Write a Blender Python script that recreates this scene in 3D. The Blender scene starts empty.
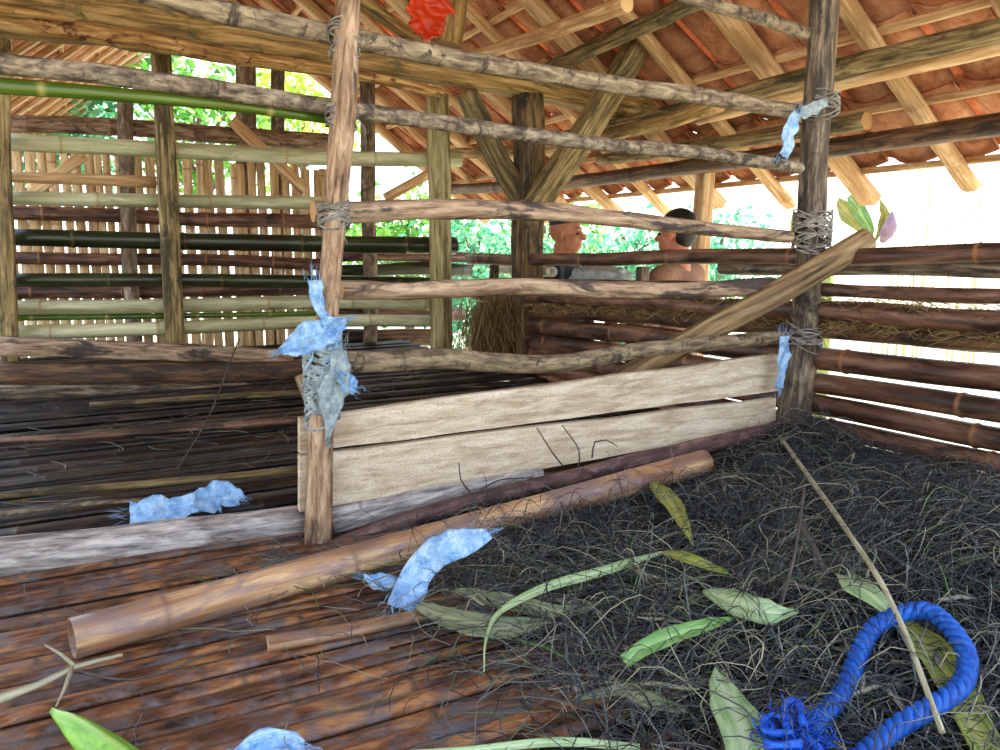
import bpy, bmesh, math, random
from mathutils import Vector, Matrix, noise, Quaternion
random.seed(7)
R = random.Random(11)
sc = bpy.context.scene
C = sc.collection
V3 = Vector

# ------------------------------------------------------------------ camera
F = 790.0
CAM = V3((0, 0, 0.70))
PITCH = math.atan(125 / F)
HEAD = math.radians(28)
camd = bpy.data.cameras.new('camera')
cam = bpy.data.objects.new('camera', camd)
C.objects.link(cam)
camd.sensor_width = 36
camd.lens = 36 * F / 1000
camd.clip_start = 0.02
cam.location = CAM
cam.rotation_euler = (math.pi / 2 - PITCH, 0, -HEAD)
sc.camera = cam
CR = cam.rotation_euler.to_matrix()
FW = CR @ V3((0, 0, -1))


def ray(x, y):
    return CR @ V3((x - 500, 375 - y, -F))


def at(x, y, u=None, v=None, z=None):
    """world point of a photo pixel on the plane X=u, Y=v or Z=z"""
    d = ray(x, y)
    if u is not None:
        t = (u - CAM.x) / d.x
    elif v is not None:
        t = (v - CAM.y) / d.y
    else:
        t = (z - CAM.z) / d.z
    return CAM + d * t


def rad(p, px):
    """radius in metres of something px pixels thick seen at p"""
    return px * 0.5 * (p - CAM).dot(FW) / F


# ------------------------------------------------------------------ objects
WL = {}


def tag(o, label=None, cat=None, group=None, kind=None):
    if label: o['label'] = label
    if cat: o['category'] = cat
    if group: o['group'] = group
    if kind: o['kind'] = kind
    return o


def thing(name, loc, label, cat, group=None):
    o = bpy.data.objects.new(name, None)
    o.empty_display_size = 0.05
    o.location = loc
    C.objects.link(o)
    WL[o] = V3(loc)
    return tag(o, label, cat, group)


def newbm():
    bm = bmesh.new()
    bm.verts.layers.float_vector.new('rest')
    bm.verts.layers.float.new('tint')
    bm.verts.layers.float.new('node')
    return bm


def obj(name, bm, mat, parent=None, origin=None, smooth=True, label=None):
    me = bpy.data.meshes.new(name)
    org = WL[parent] if parent else (V3(origin) if origin is not None else None)
    if org is None:
        lo = V3((1e9,) * 3); hi = V3((-1e9,) * 3)
        for v in bm.verts:
            for k in range(3):
                lo[k] = min(lo[k], v.co[k]); hi[k] = max(hi[k], v.co[k])
        org = V3(((lo.x + hi.x) / 2, (lo.y + hi.y) / 2, lo.z))
    bmesh.ops.translate(bm, verts=bm.verts, vec=-org)
    bm.to_mesh(me)
    bm.free()
    for p in me.polygons:
        p.use_smooth = smooth
    mats = mat if isinstance(mat, (list, tuple)) else [mat]
    for m in mats:
        me.materials.append(m)
    o = bpy.data.objects.new(name, me)
    C.objects.link(o)
    if parent:
        o.parent = parent
    else:
        o.location = org
    WL[o] = org
    if label: o['label'] = label
    return o


# ------------------------------------------------------------------ shapes
def catmull(pts, step):
    pts = [V3(p) for p in pts]
    if len(pts) == 2:
        n = max(2, int((pts[1] - pts[0]).length / step))
        return [(pts[0].lerp(pts[1], i / n), i / n) for i in range(n + 1)]
    ex = [pts[0] * 2 - pts[1]] + pts + [pts[-1] * 2 - pts[-2]]
    tot = sum((pts[i + 1] - pts[i]).length for i in range(len(pts) - 1))
    out = []
    acc = 0
    for i in range(1, len(ex) - 2):
        a, b, c, d = ex[i - 1:i + 3]
        L = (c - b).length
        n = max(1, int(L / step))
        for k in range(n):
            t = k / n
            p = 0.5 * ((2 * b) + (c - a) * t + (2 * a - 5 * b + 4 * c - d) * t * t + (3 * b - a - 3 * c + d) * t ** 3)
            out.append((p, (acc + L * t) / tot))
        acc += L
    out.append((pts[-1], 1.0))
    return out


def sweep(bm, pts, r0, r1=None, seg=12, step=0.05, sq=False, asp=1.0, wob=0.04, bend=0.0, nodes=0, nodew=0.10,
          tint=0.5, cap=True, up=(0, 0, 1), rfun=None, hollow=0.0, freq=5.0):
    """a pole, beam or tube along pts; sq: rounded rectangular section, asp: height over width; nodes: bamboo node spacing"""
    if r1 is None: r1 = r0
    lr = bm.verts.layers.float_vector['rest']; lt = bm.verts.layers.float['tint']; ln = bm.verts.layers.float['node']
    path = catmull(pts, step)
    off = V3((R.uniform(0, 50), R.uniform(0, 50), R.uniform(0, 50)))
    if nodes:                       # insert rings around each node
        tot = sum((path[i + 1][0] - path[i][0]).length for i in range(len(path) - 1))
        ph = R.uniform(0.2, 0.8) * nodes
        centers = []
        s = ph
        while s < tot:
            centers.append(s); s += nodes * R.uniform(0.85, 1.15)
        extra = []
        for cs in centers:
            for ds in (-0.012, -0.005, 0, 0.005, 0.012):
                extra.append(cs + ds)
        acc = [0]
        for i in range(len(path) - 1):
            acc.append(acc[-1] + (path[i + 1][0] - path[i][0]).length)
        keep = [(acc[i], path[i][0], path[i][1]) for i in range(len(path)) if i in (0, len(path) - 1) or min([abs(acc[i] - c) for c in centers] + [9]) > 0.016]
        for e in extra:
            if 0.002 < e < tot - 0.002:
                for i in range(len(path) - 1):
                    if acc[i] <= e <= acc[i + 1]:
                        f = (e - acc[i]) / max(1e-9, acc[i + 1] - acc[i])
                        keep.append((e, path[i][0].lerp(path[i + 1][0], f), path[i][1] + (path[i + 1][1] - path[i][1]) * f))
                        break
        keep.sort(key=lambda k: k[0])
        path = [(k[1], k[2]) for k in keep]
    else:
        centers = []
    sect = []
    if sq:
        b = 0.72
        for cx, cy in ((1, -1), (1, 1), (-1, 1), (-1, -1)):
            for k in range(3):
                a = math.atan2(cy, cx) + (k - 1) * math.pi / 4
                sect.append((cx * b + math.cos(a) * (1 - b), (cy * b + math.sin(a) * (1 - b)) * asp))
    else:
        for k in range(seg):
            a = 2 * math.pi * k / seg
            sect.append((math.cos(a), math.sin(a) * asp))
    n = len(sect)
    rings = []
    s = 0
    upv = V3(up)
    for i, (p, t) in enumerate(path):
        a = path[max(0, i - 1)][0]; b_ = path[min(len(path) - 1, i + 1)][0]
        tg = (b_ - a).normalized()
        if i: s += (p - path[i - 1][0]).length
        u_ = upv if abs(tg.dot(upv)) < 0.95 else V3((0, 1, 0))
        sd = tg.cross(u_).normalized()
        u2 = sd.cross(tg).normalized()
        r = r0 + (r1 - r0) * t
        if rfun: r *= rfun(t)
        nd = 0.0
        for cs in centers:
            d = abs(s - cs)
            if d < 0.0125:
                w = math.exp(-(d / 0.006) ** 2)
                r *= 1 + nodew * w
                nd = max(nd, w)
        bx = V3((0, 0, 0))
        if bend:
            q = V3((s * 1.7, off.x, off.y))
            bx = (sd * noise.noise(q) + u2 * noise.noise(q + V3((0, 9, 5)))) * bend
        ring = []
        for (cx, cy) in sect:
            k = 1.0
            if wob:
                k += wob * noise.noise(V3((cx * 1.3, cy * 1.3, s * freq)) + off) * 1.6
            v = bm.verts.new(p + bx + sd * (cx * r * k) + u2 * (cy * r * k))
            v[lr] = V3((cx * r0, cy * r0, s)) + off
            v[lt] = tint; v[ln] = nd
            ring.append(v)
        rings.append(ring)
    for i in range(len(rings) - 1):
        for k in range(n):
            bm.faces.new((rings[i][k], rings[i][(k + 1) % n], rings[i + 1][(k + 1) % n], rings[i + 1][k]))
    if cap:
        for e, ring in ((0, rings[0]), (1, rings[-1])):
            cen = sum((v.co for v in ring), V3()) / n
            tgv = (path[0][0] - path[1][0]).normalized() if e == 0 else (path[-1][0] - path[-2][0]).normalized()
            rg = ring
            if hollow:
                inner = []
                for v in ring:
                    w = bm.verts.new(cen.lerp(v.co, hollow)); w[lr] = v[lr]; w[lt] = tint; w[ln] = 0.9; inner.append(w)
                deep = []
                for v in inner:
                    w = bm.verts.new(v.co - tgv * r0 * 1.6); w[lr] = v[lr]; w[lt] = tint * 0.5; w[ln] = 0.9; deep.append(w)
                for a, b in ((ring, inner), (inner, deep)):
                    for k in range(n):
                        q = (a[k], a[(k + 1) % n], b[(k + 1) % n], b[k])
                        bm.faces.new(q if e else q[::-1])
                rg = deep
            else:
                inner = []
                for v in ring:
                    w = bm.verts.new(cen.lerp(v.co, 0.9) + tgv * r0 * 0.04); w[lr] = v[lr]; w[lt] = tint; w[ln] = -1.0; inner.append(w)
                for k in range(n):
                    q = (ring[k], ring[(k + 1) % n], inner[(k + 1) % n], inner[k])
                    bm.faces.new(q if e else q[::-1])
                rg = inner
            bm.faces.new(rg if e else rg[::-1])
    return bm


def strand(bm, pts, w, tint, sides=3):
    lt = bm.verts.layers.float['tint']
    rings = []
    for i, p in enumerate(pts):
        a = pts[max(0, i - 1)]; b = pts[min(len(pts) - 1, i + 1)]
        tg = (b - a).normalized()
        u_ = V3((0, 0, 1)) if abs(tg.z) < 0.9 else V3((0, 1, 0))
        sd = tg.cross(u_).normalized(); u2 = sd.cross(tg)
        k = w * (1 if i < len(pts) - 1 else 0.35)
        ring = []
        for j in range(sides):
            an = 2 * math.pi * j / sides + 0.5
            v = bm.verts.new(p + sd * (math.cos(an) * k) + u2 * (math.sin(an) * k * 0.7))
            v[lt] = tint
            ring.append(v)
        rings.append(ring)
    for i in range(len(rings) - 1):
        for j in range(sides):
            bm.faces.new((rings[i][j], rings[i][(j + 1) % sides], rings[i + 1][(j + 1) % sides], rings[i + 1][j]))


def ribbon(bm, pts, widths, fold=0.2, ragged=0.0, curl=0.0, tint=0.5, th=0.0012, up=(0, 0, 1), step=0.015, cross=7, roll=0.0, wave=0.0):
    """a leaf or strip of cloth along pts, widths = half widths at the waypoints, V-folded, with a real thickness"""
    lr = bm.verts.layers.float_vector['rest']; lt = bm.verts.layers.float['tint']; ln = bm.verts.layers.float['node']
    path = catmull(pts, step)
    off = V3((R.uniform(0, 50), R.uniform(0, 50), R.uniform(0, 50)))
    s = 0
    tops, bots = [], []
    m = len(widths) - 1
    for i, (p, t) in enumerate(path):
        a = path[max(0, i - 1)][0]; b = path[min(len(path) - 1, i + 1)][0]
        tg = (b - a).normalized()
        if i: s += (p - path[i - 1][0]).length
        u_ = V3(up) if abs(tg.dot(V3(up))) < 0.97 else V3((1, 0, 0))
        sd = tg.cross(u_).normalized()
        sd = Quaternion(tg, roll) @ sd
        nrm = sd.cross(tg)
        f = t * m; k = min(m - 1, int(f)); w = widths[k] + (widths[k + 1] - widths[k]) * (f - k)
        tr, br = [], []
        for j in range(cross):
            c = -1 + 2 * j / (cross - 1)
            ww = w * (1 + ragged * noise.noise(V3((s * 40, c * 2, off.x))) * (abs(c) > 0.5))
            q = p + sd * (c * ww) + nrm * (abs(c) * ww * fold + c * c * ww * curl)
            if wave:
                q = q + nrm * wave * noise.noise(V3((s * 14, c * 1.2, off.y))) + nrm * wave * 0.5 * noise.noise(V3((s * 45, c * 3, off.z)))
            v = bm.verts.new(q + nrm * th * 0.5); v2 = bm.verts.new(q - nrm * th * 0.5)
            for x in (v, v2):
                x[lr] = V3((c * max(w, 0.01), 0, s)) + off; x[lt] = tint; x[ln] = max(0, 1 - abs(c) * 6)
            tr.append(v); br.append(v2)
        tops.append(tr); bots.append(br)
    for i in range(len(tops) - 1):
        for j in range(cross - 1):
            bm.faces.new((tops[i][j], tops[i][j + 1], tops[i + 1][j + 1], tops[i + 1][j]))
            bm.faces.new((bots[i][j + 1], bots[i][j], bots[i + 1][j], bots[i + 1][j + 1]))
        for j, fl in ((0, 0), (cross - 1, 1)):
            q = (tops[i][j], tops[i + 1][j], bots[i + 1][j], bots[i][j])
            bm.faces.new(q if not fl else q[::-1])
    for i, fl in ((0, 0), (len(tops) - 1, 1)):
        for j in range(cross - 1):
            q = (tops[i][j], bots[i][j], bots[i][j + 1], tops[i][j + 1])
            bm.faces.new(q if not fl else q[::-1])
    return bm


# ------------------------------------------------------------------ materials
def srgb(h):
    h = h.lstrip('#')
    c = [int(h[i:i + 2], 16) / 255 for i in (0, 2, 4)]
    return tuple(x / 12.92 if x <= 0.04045 else ((x + 0.055) / 1.055) ** 2.4 for x in c) + (1,)


class NT:
    def __init__(s, name):
        s.m = bpy.data.materials.new(name); s.m.use_nodes = True
        s.t = s.m.node_tree
        s.t.nodes.clear()
        s.out = s.n('ShaderNodeOutputMaterial')
        s.b = s.n('ShaderNodeBsdfPrincipled')
        s.l(s.b.outputs[0], s.out.inputs[0])

    def n(s, t, **k):
        o = s.t.nodes.new(t)
        for a, b in k.items(): setattr(o, a, b)
        return o

    def l(s, a, b): s.t.links.new(a, b)

    def attr(s, name):
        return s.n('ShaderNodeAttribute', attribute_name=name)

    def noise(s, vec, scale, detail=4, rough=0.6, dist=0.0):
        o = s.n('ShaderNodeTexNoise')
        o.inputs['Scale'].default_value = scale; o.inputs['Detail'].default_value = detail
        o.inputs['Roughness'].default_value = rough; o.inputs['Distortion'].default_value = dist
        s.l(vec, o.inputs['Vector'])
        return o.outputs['Fac']

    def mapv(s, vec, scale):
        o = s.n('ShaderNodeMapping')
        o.inputs['Scale'].default_value = scale
        s.l(vec, o.inputs['Vector'])
        return o.outputs[0]

    def ramp(s, fac, stops):
        o = s.n('ShaderNodeValToRGB')
        e = o.color_ramp.elements
        while len(e) < len(stops): e.new(0.5)
        for i, (p, c) in enumerate(stops):
            e[i].position = p; e[i].color = c if not isinstance(c, str) else srgb(c)
        s.l(fac, o.inputs[0])
        return o.outputs[0]

    def mix(s, fac, a, b, mode='MIX'):
        o = s.n('ShaderNodeMix', data_type='RGBA', blend_type=mode)
        for v, i in ((fac, 0), (a, 6), (b, 7)):
            if isinstance(v, (int, float)): o.inputs[i].default_value = v
            elif isinstance(v, (tuple, list)): o.inputs[i].default_value = v
            elif isinstance(v, str): o.inputs[i].default_value = srgb(v)
            else: s.l(v, o.inputs[i])
        return o.outputs[2]

    def math(s, op, a, b=0.0, clamp=False):
        o = s.n('ShaderNodeMath', operation=op, use_clamp=clamp)
        for v, i in ((a, 0), (b, 1)):
            if isinstance(v, (int, float)): o.inputs[i].default_value = v
            else: s.l(v, o.inputs[i])
        return o.outputs[0]

    def bump(s, h, strength=0.4, dist=0.01):
        o = s.n('ShaderNodeBump')
        o.inputs['Strength'].default_value = strength; o.inputs['Distance'].default_value = dist
        s.l(h, o.inputs['Height'])
        s.l(o.outputs[0], s.b.inputs['Normal'])

    def fin(s, col, rough, spec=0.5):
        s.l(col, s.b.inputs['Base Color'])
        if isinstance(rough, (int, float)): s.b.inputs['Roughness'].default_value = rough
        else: s.l(rough, s.b.inputs['Roughness'])
        s.b.inputs['Specular IOR Level'].default_value = spec
        return s.m


def m_pole(name, dark, mid, light, blotch=None, grain=90, along=6, rough=0.65, spec=0.4, bump=0.5, node=None, end='#b98f5c', blotch_amt=(0.5, 0.62), bscale=9, bdist=0.006):
    """wood, bark or bamboo: grain runs along each pole; node rings and cut ends have a colour of their own"""
    t = NT(name)
    rest = t.attr('rest').outputs['Vector']
    g = t.noise(t.mapv(rest, (grain, grain, along)), 1.0, 6, 0.65, 0.4)
    col = t.ramp(g, [(0.36, dark), (0.5, mid), (0.64, light)])
    b = t.noise(t.mapv(rest, (14, 14, bscale)), 1.0, 5, 0.7, 0.6)
    if blotch:
        f = t.ramp(b, [(blotch_amt[0], (0, 0, 0, 1)), (blotch_amt[1], (1, 1, 1, 1))])
        col = t.mix(f, col, blotch)
    info = t.n('ShaderNodeObjectInfo').outputs['Random']
    nd = t.attr('node').outputs['Fac']
    if node:
        col = t.mix(t.math('MULTIPLY', t.math('MAXIMUM', nd, 0.0), 0.8), col, node)
    endf = t.math('MULTIPLY', t.math('MINIMUM', nd, 0.0), -1.0)
    col = t.mix(endf, col, end)
    tn = t.attr('tint').outputs['Fac']
    br = t.math('ADD', t.math('MULTIPLY', tn, 0.9), t.math('MULTIPLY', info, 0.2))
    br = t.math('ADD', br, 0.45)
    hs = t.n('ShaderNodeHueSaturation')
    t.l(col, hs.inputs['Color']); t.l(br, hs.inputs['Value'])
    fine = t.noise(t.mapv(rest, (grain * 2, grain * 2, along * 4)), 1.0, 4, 0.7)
    t.bump(t.math('ADD', g, t.math('MULTIPLY', fine, 0.5)), bump, bdist)
    rg = t.math('ADD', t.math('MULTIPLY', b, 0.3), rough - 0.15)
    return t.fin(hs.outputs[0], rg, spec)


M = {}
M['bark'] = m_pole('weathered bark', '#3c342c', '#80705e', '#ac9c82', '#4a4138', 60, 24, 0.75, 0.3, 0.9, bscale=22, blotch_amt=(0.52, 0.64), end='#a07c50')
M['palepost'] = m_pole('pale olive post', '#5e5430', '#a59868', '#cabf92', '#5a5230', 40, 3, 0.7, 0.35, 0.6, bscale=3, blotch_amt=(0.54, 0.68))
M['greybark'] = m_pole('grey branch bark', '#57493a', '#8a7860', '#b09c7c', '#453c34', 60, 16, 0.75, 0.3, 0.8, bscale=24, blotch_amt=(0.54, 0.64), end='#b08a5c')
M['peeled'] = m_pole('stripped branch', '#6e5644', '#a58a70', '#c6ac90', '#4a403c', 60, 8, 0.7, 0.3, 0.6, bscale=4, blotch_amt=(0.52, 0.6))
M['postbark'] = m_pole('reddish post bark', '#4c3628', '#90745a', '#b89c80', '#443e3c', 55, 9, 0.7, 0.35, 0.8, bscale=7, blotch_amt=(0.54, 0.66))
M['drypole'] = m_pole('dry split pole', '#3e301e', '#8a7050', '#b69a70', '#40382c', 40, 3, 0.65, 0.35, 0.6, bscale=3, blotch_amt=(0.54, 0.66), end='#b89c70')
M['darkpost'] = m_pole('dark wet post', '#2a231e', '#5f5040', '#95846c', '#221e1c', 60, 7, 0.6, 0.4, 0.9, bscale=5, blotch_amt=(0.53, 0.66))
M['timber'] = m_pole('yellowed hewn timber', '#5e4a24', '#94733f', '#bc9a60', '#504a2e', 40, 3.5, 0.7, 0.35, 0.8, bscale=5, blotch_amt=(0.52, 0.66))
M['timberred'] = m_pole('flaking timber', '#6a4622', '#ab8048', '#d2ac70', '#5e3222', 40, 6, 0.7, 0.35, 0.9, bscale=10, blotch_amt=(0.54, 0.62))
M['olive'] = m_pole('olive grey timber', '#46391f', '#857048', '#b09a6a', '#423c26', 55, 4, 0.7, 0.35, 0.8, bscale=4)
M['tan'] = m_pole('clean tan wood', '#a67d50', '#cfa674', '#e8cba0', '#b58a5c', 40, 3, 0.65, 0.35, 0.35, bscale=3, end='#e3bd85')
M['brownpost'] = m_pole('brown olive post timber', '#2c2214', '#5e4a2c', '#8a7048', '#2a2418', 50, 5, 0.7, 0.35, 0.8, bscale=5)
M['brown'] = m_pole('dark brown log', '#2c1d14', '#5c4029', '#8a6440', '#2a1a12', 45, 4, 0.55, 0.45, 0.5, bscale=4, node='#3a2618')
M['redlog'] = m_pole('red brown wet pole', '#33201a', '#674636', '#8e6a54', '#2e201a', 30, 3, 0.42, 0.5, 0.3, bscale=4, node='#a06c42')
M['purplelog'] = m_pole('purplish wet bark', '#3a2a2a', '#6a4c46', '#917068', '#4a3434', 45, 8, 0.55, 0.45, 0.6, bscale=8)
M['greylog'] = m_pole('ash grey log', '#645d5c', '#9c9490', '#c8c0ba', '#5c4c44', 60, 10, 0.7, 0.35, 0.6, bscale=6, blotch_amt=(0.56, 0.68))
M['bpale'] = m_pole('pale green bamboo', '#9a9870', '#c2c096', '#dedcb8', '#a4a078', 22, 1.5, 0.42, 0.45, 0.1, node='#a98d5a', bscale=3)
M['bgreen'] = m_pole('green bamboo', '#2c4210', '#4a6418', '#6d8426', '#5a6a20', 22, 1.2, 0.32, 0.5, 0.08, node='#a99a58', bscale=2)
M['bdark'] = m_pole('dark green bamboo', '#161c0c', '#283018', '#3f4a24', '#241e14', 22, 1.5, 0.32, 0.5, 0.1, node='#5a4a28', bscale=3)
M['btan'] = m_pole('tan brown bamboo', '#644432', '#9a7454', '#c4a47a', '#7c6660', 28, 2.2, 0.4, 0.5, 0.2, node='#6e5444', bscale=5, end='#d8b488', blotch_amt=(0.48, 0.6))
M['slat'] = m_pole('cream split bamboo', '#9c7c54', '#ccaa7c', '#e6cfa6', '#a8885e', 30, 2, 0.55, 0.4, 0.2, node='#80603c', bscale=3)  # cream base colour, toned at random per slat
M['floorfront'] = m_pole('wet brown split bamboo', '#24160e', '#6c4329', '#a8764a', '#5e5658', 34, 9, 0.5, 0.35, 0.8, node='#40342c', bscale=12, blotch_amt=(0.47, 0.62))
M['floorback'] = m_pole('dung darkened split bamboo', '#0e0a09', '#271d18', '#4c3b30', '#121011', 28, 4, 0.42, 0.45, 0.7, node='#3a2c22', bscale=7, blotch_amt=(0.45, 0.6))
M['twine'] = m_pole('grey twine', '#4a4640', '#827c74', '#a8a298', None, 200, 40, 0.85, 0.2, 0.5)


def m_plank():
    t = NT('raw sawn plank')
    rest = t.attr('rest').outputs['Vector']
    g = t.noise(t.mapv(rest, (18, 45, 7)), 1.0, 6, 0.7, 0.5)
    col = t.ramp(g, [(0.34, '#a8947c'), (0.5, '#cdbba0'), (0.66, '#e4d8c4')])
    sp = t.noise(t.mapv(rest, (260, 260, 130)), 1.0, 2, 0.5)
    col = t.mix(t.ramp(sp, [(0.56, (0, 0, 0, 1)), (0.66, (0.5,) * 3 + (1,))]), col, '#8f7454')
    st = t.noise(t.mapv(rest, (9, 9, 5)), 1.0, 4, 0.6)
    col = t.mix(t.ramp(st, [(0.58, (0, 0, 0, 1)), (0.8, (0.6,) * 3 + (1,))]), col, '#9a7650')
    t.bump(t.math('ADD', g, sp), 0.5, 0.003)
    return t.fin(col, 0.85, 0.2)


M['plank'] = m_plank()


def m_tile():
    t = NT('terracotta roof tile')
    rest = t.attr('rest').outputs['Vector']
    tn = t.attr('tint').outputs['Fac']
    a = t.noise(rest, 9, 6, 0.7, 0.3)
    col = t.ramp(a, [(0.34, '#9a5c40'), (0.5, '#c98860'), (0.68, '#e0ac84')])
    col = t.mix(t.ramp(tn, [(0.0, (0, 0, 0, 1)), (1, (0.55,) * 3 + (1,))]), col, '#7a5038')
    b = t.noise(rest, 24, 6, 0.75)
    col = t.mix(t.ramp(b, [(0.56, (0, 0, 0, 1)), (0.7, (0.7,) * 3 + (1,))]), col, '#5a3a28')
    t.bump(b, 0.35, 0.004)
    return t.fin(col, 0.8, 0.25)


M['tile'] = m_tile()


def m_leaf(name, a, b, spot='#7a6a34', trans=0.35, vein=None, rough=0.5):
    t = NT(name)
    rest = t.attr('rest').outputs['Vector']
    g = t.noise(t.mapv(rest, (120, 20, 14)), 1.0, 4, 0.6)
    col = t.ramp(g, [(0.35, a), (0.65, b)])
    s = t.noise(t.mapv(rest, (40, 40, 30)), 1.0, 5, 0.7)
    col = t.mix(t.ramp(s, [(0.56, (0, 0, 0, 1)), (0.68, (0.8,) * 3 + (1,))]), col, spot)
    if vein:
        col = t.mix(t.math('MULTIPLY', t.math('MAXIMUM', t.attr('node').outputs['Fac'], 0.0), 0.7), col, vein)
    t.bump(g, 0.4, 0.003)
    return t.fin(col, rough, 0.4)


M['leafpale'] = m_leaf('pale green leaf', '#7c9a64', '#a6ba8a', '#6a7448', vein='#c2cca6')
M['leafgreen'] = m_leaf('fresh green leaf', '#4c7c38', '#7ca25a', '#5c7034', vein='#a4c87c')
M['leafolive'] = m_leaf('yellowing leaf', '#6d7a30', '#98a04c', '#7a5a2c', vein='#b4ac68')
M['leafgrey'] = m_leaf('dried grey green leaf', '#626a4a', '#868a68', '#4c4a34', vein='#9a9a7c')
M['leafstub'] = m_leaf('bright green leaf sheath', '#5c9a20', '#86c23a', '#4c8420', vein='#b4d878', rough=0.35)
M['stalk'] = m_leaf('dry pale stalk', '#8a8468', '#b4ae92', '#6a644c')
M['twig'] = m_leaf('dark twig', '#3a3430', '#5a524c', '#2a2522')


def m_plain(name, col, rough=0.7, spec=0.3, nz=0.0, col2=None, scale=30):
    t = NT(name)
    co = t.n('ShaderNodeTexCoord').outputs['Object']
    a = t.noise(co, scale, 5, 0.65)
    c = t.ramp(a, [(0.35, col), (0.65, col2 or col)])
    if nz: t.bump(a, nz, 0.004)
    return t.fin(c, rough, spec)


def m_cloth():
    t = NT('blue woven plastic sacking')
    rest = t.attr('rest').outputs['Vector']
    a = t.noise(rest, 34, 5, 0.7)
    col = t.ramp(a, [(0.34, '#4c7eb4'), (0.52, '#8cb4dc'), (0.72, '#c8dcec')])
    w = t.noise(t.mapv(rest, (500, 500, 90)), 1.0, 2, 0.5)
    col = t.mix(t.ramp(w, [(0.55, (0, 0, 0, 1)), (0.75, (0.4,) * 3 + (1,))]), col, '#dfeaf4')
    d = t.noise(rest, 13, 4, 0.7)
    col = t.mix(t.ramp(d, [(0.6, (0, 0, 0, 1)), (0.75, (0.6,) * 3 + (1,))]), col, '#6a7884')
    t.bump(t.math('ADD', a, w), 0.5, 0.004)
    return t.fin(col, 0.6, 0.4)


M['cloth'] = m_cloth()
M['clothold'] = m_plain('faded blue grey plastic wrapping', '#6d7c86', 0.6, 0.35, 0.5, '#a8b4b4', 60)
M['rope'] = m_plain('blue nylon rope', '#0a388a', 0.5, 0.4, 0.3, '#1760bc', 90)
M['fray'] = m_plain('frayed blue nylon', '#0c3ca0', 0.5, 0.4, 0.2, '#1c60cc', 60)
M['orange'] = m_plain('orange plastic bag', '#c02c0c', 0.4, 0.5, 0.5, '#e04a18', 20)
M['pipe'] = m_plain('white plastic pipe', '#c4c0aa', 0.4, 0.5, 0.1, '#dcd8c4', 20)
M['skin'] = m_plain('skin', '#a8694c', 0.5, 0.4, 0.1, '#b87858', 20)
M['hair'] = m_plain('black hair', '#100d0c', 0.5, 0.4, 0.6, '#1c1816', 120)
M['shirtdark'] = m_plain('dark shirt cloth', '#14161c', 0.85, 0.2, 0.2, '#1e2028', 40)
M['shirttan'] = m_plain('dusty brown shirt cloth', '#7c5a48', 0.85, 0.2, 0.2, '#8d6a56', 40)
M['trouser'] = m_plain('grey trouser cloth', '#3a3c44', 0.85, 0.2, 0.2, '#484a52', 40)
M['soil'] = m_plain('dung and straw litter', '#0f0c0b', 0.85, 0.25, 0.9, '#2a221d', 45)
M['ground'] = m_plain('earth and short grass', '#b4a890', 0.95, 0.1, 0.4, '#a2a088', 1.2)
M['ash'] = m_plain('grey bundle cloth', '#8a9490', 0.8, 0.2, 0.5, '#b4bcb8', 25)


def m_straw(name, stops):
    t = NT(name)
    tn = t.attr('tint').outputs['Fac']
    col = t.ramp(tn, stops)
    return t.fin(col, 0.55, 0.4)


M['straw'] = m_straw('trodden straw and grass', [(0.0, '#0d0e11'), (0.35, '#20232a'), (0.6, '#424a50'), (0.78, '#6e726a'), (0.9, '#a8a088'), (1.0, '#50703c')])
M['hay'] = m_straw('dry hay', [(0.0, '#4a3820'), (0.4, '#80653a'), (0.8, '#b09460'), (1.0, '#c8b080')])


def m_foliage(name, a, b, c):
    t = NT(name)
    col = t.ramp(t.attr('tint').outputs['Fac'], [(0, a), (0.5, b), (1, c)])
    t.l(col, t.b.inputs['Base Color']); t.b.inputs['Roughness'].default_value = 0.5
    tr = t.n('ShaderNodeBsdfTranslucent'); t.l(col, tr.inputs[0])
    mx = t.n('ShaderNodeMixShader'); mx.inputs[0].default_value = 0.45
    t.l(t.b.outputs[0], mx.inputs[1]); t.l(tr.outputs[0], mx.inputs[2]); t.l(mx.outputs[0], t.out.inputs[0])
    return t.m


M['fol1'] = m_foliage('bush leaves', '#3c7a2c', '#6fae4a', '#a8d468')
M['fol2'] = m_foliage('blue green leaves', '#3c8a5c', '#62b088', '#a4d8a8')
M['fol3'] = m_foliage('yellow green leaves', '#7ca030', '#a8c83c', '#d4e460')
M['trunk'] = m_pole('tree trunk bark', '#4a3c30', '#7c6a58', '#a49482', '#5a5042', 30, 8, 0.85, 0.2, 0.8)

# ------------------------------------------------------------------ layout
VP_, VM, UF = 1.88, 4.60, 2.29          # partition, middle fence, side fence


def poly(px, **k):
    return [at(x, y, **k) for x, y in px]


def pole_obj(name, px, th, mat, parent=None, label=None, cat=None, group=None, plane=None, pts=None, **k):
    """one pole from photo waypoints on a plane; th = thickness in photo pixels at both ends"""
    P = pts if pts else poly(px, **plane)
    t0, t1 = th if isinstance(th, tuple) else (th, th)
    bm = newbm()
    sweep(bm, P, rad(P[0], t0), rad(P[-1], t1), **k)
    o = obj(name, bm, M[mat], parent)
    if cat: tag(o, label, cat, group)
    return o


# ---- the ground outside and the raised slatted floor
bm = newbm()
S = 40; N = 40
g = [[bm.verts.new((-S + 2 * S * i / N, -S + 2 * S * j / N, -0.9 + 0.06 * noise.noise(V3((i * 0.7, j * 0.7, 0))))) for j in range(N + 1)] for i in range(N + 1)]
for i in range(N):
    for j in range(N):
        bm.faces.new((g[i][j], g[i + 1][j], g[i + 1][j + 1], g[i][j + 1]))
tag(obj('ground', bm, M['ground'], origin=(0, 0, -0.9)), kind='structure')


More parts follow.
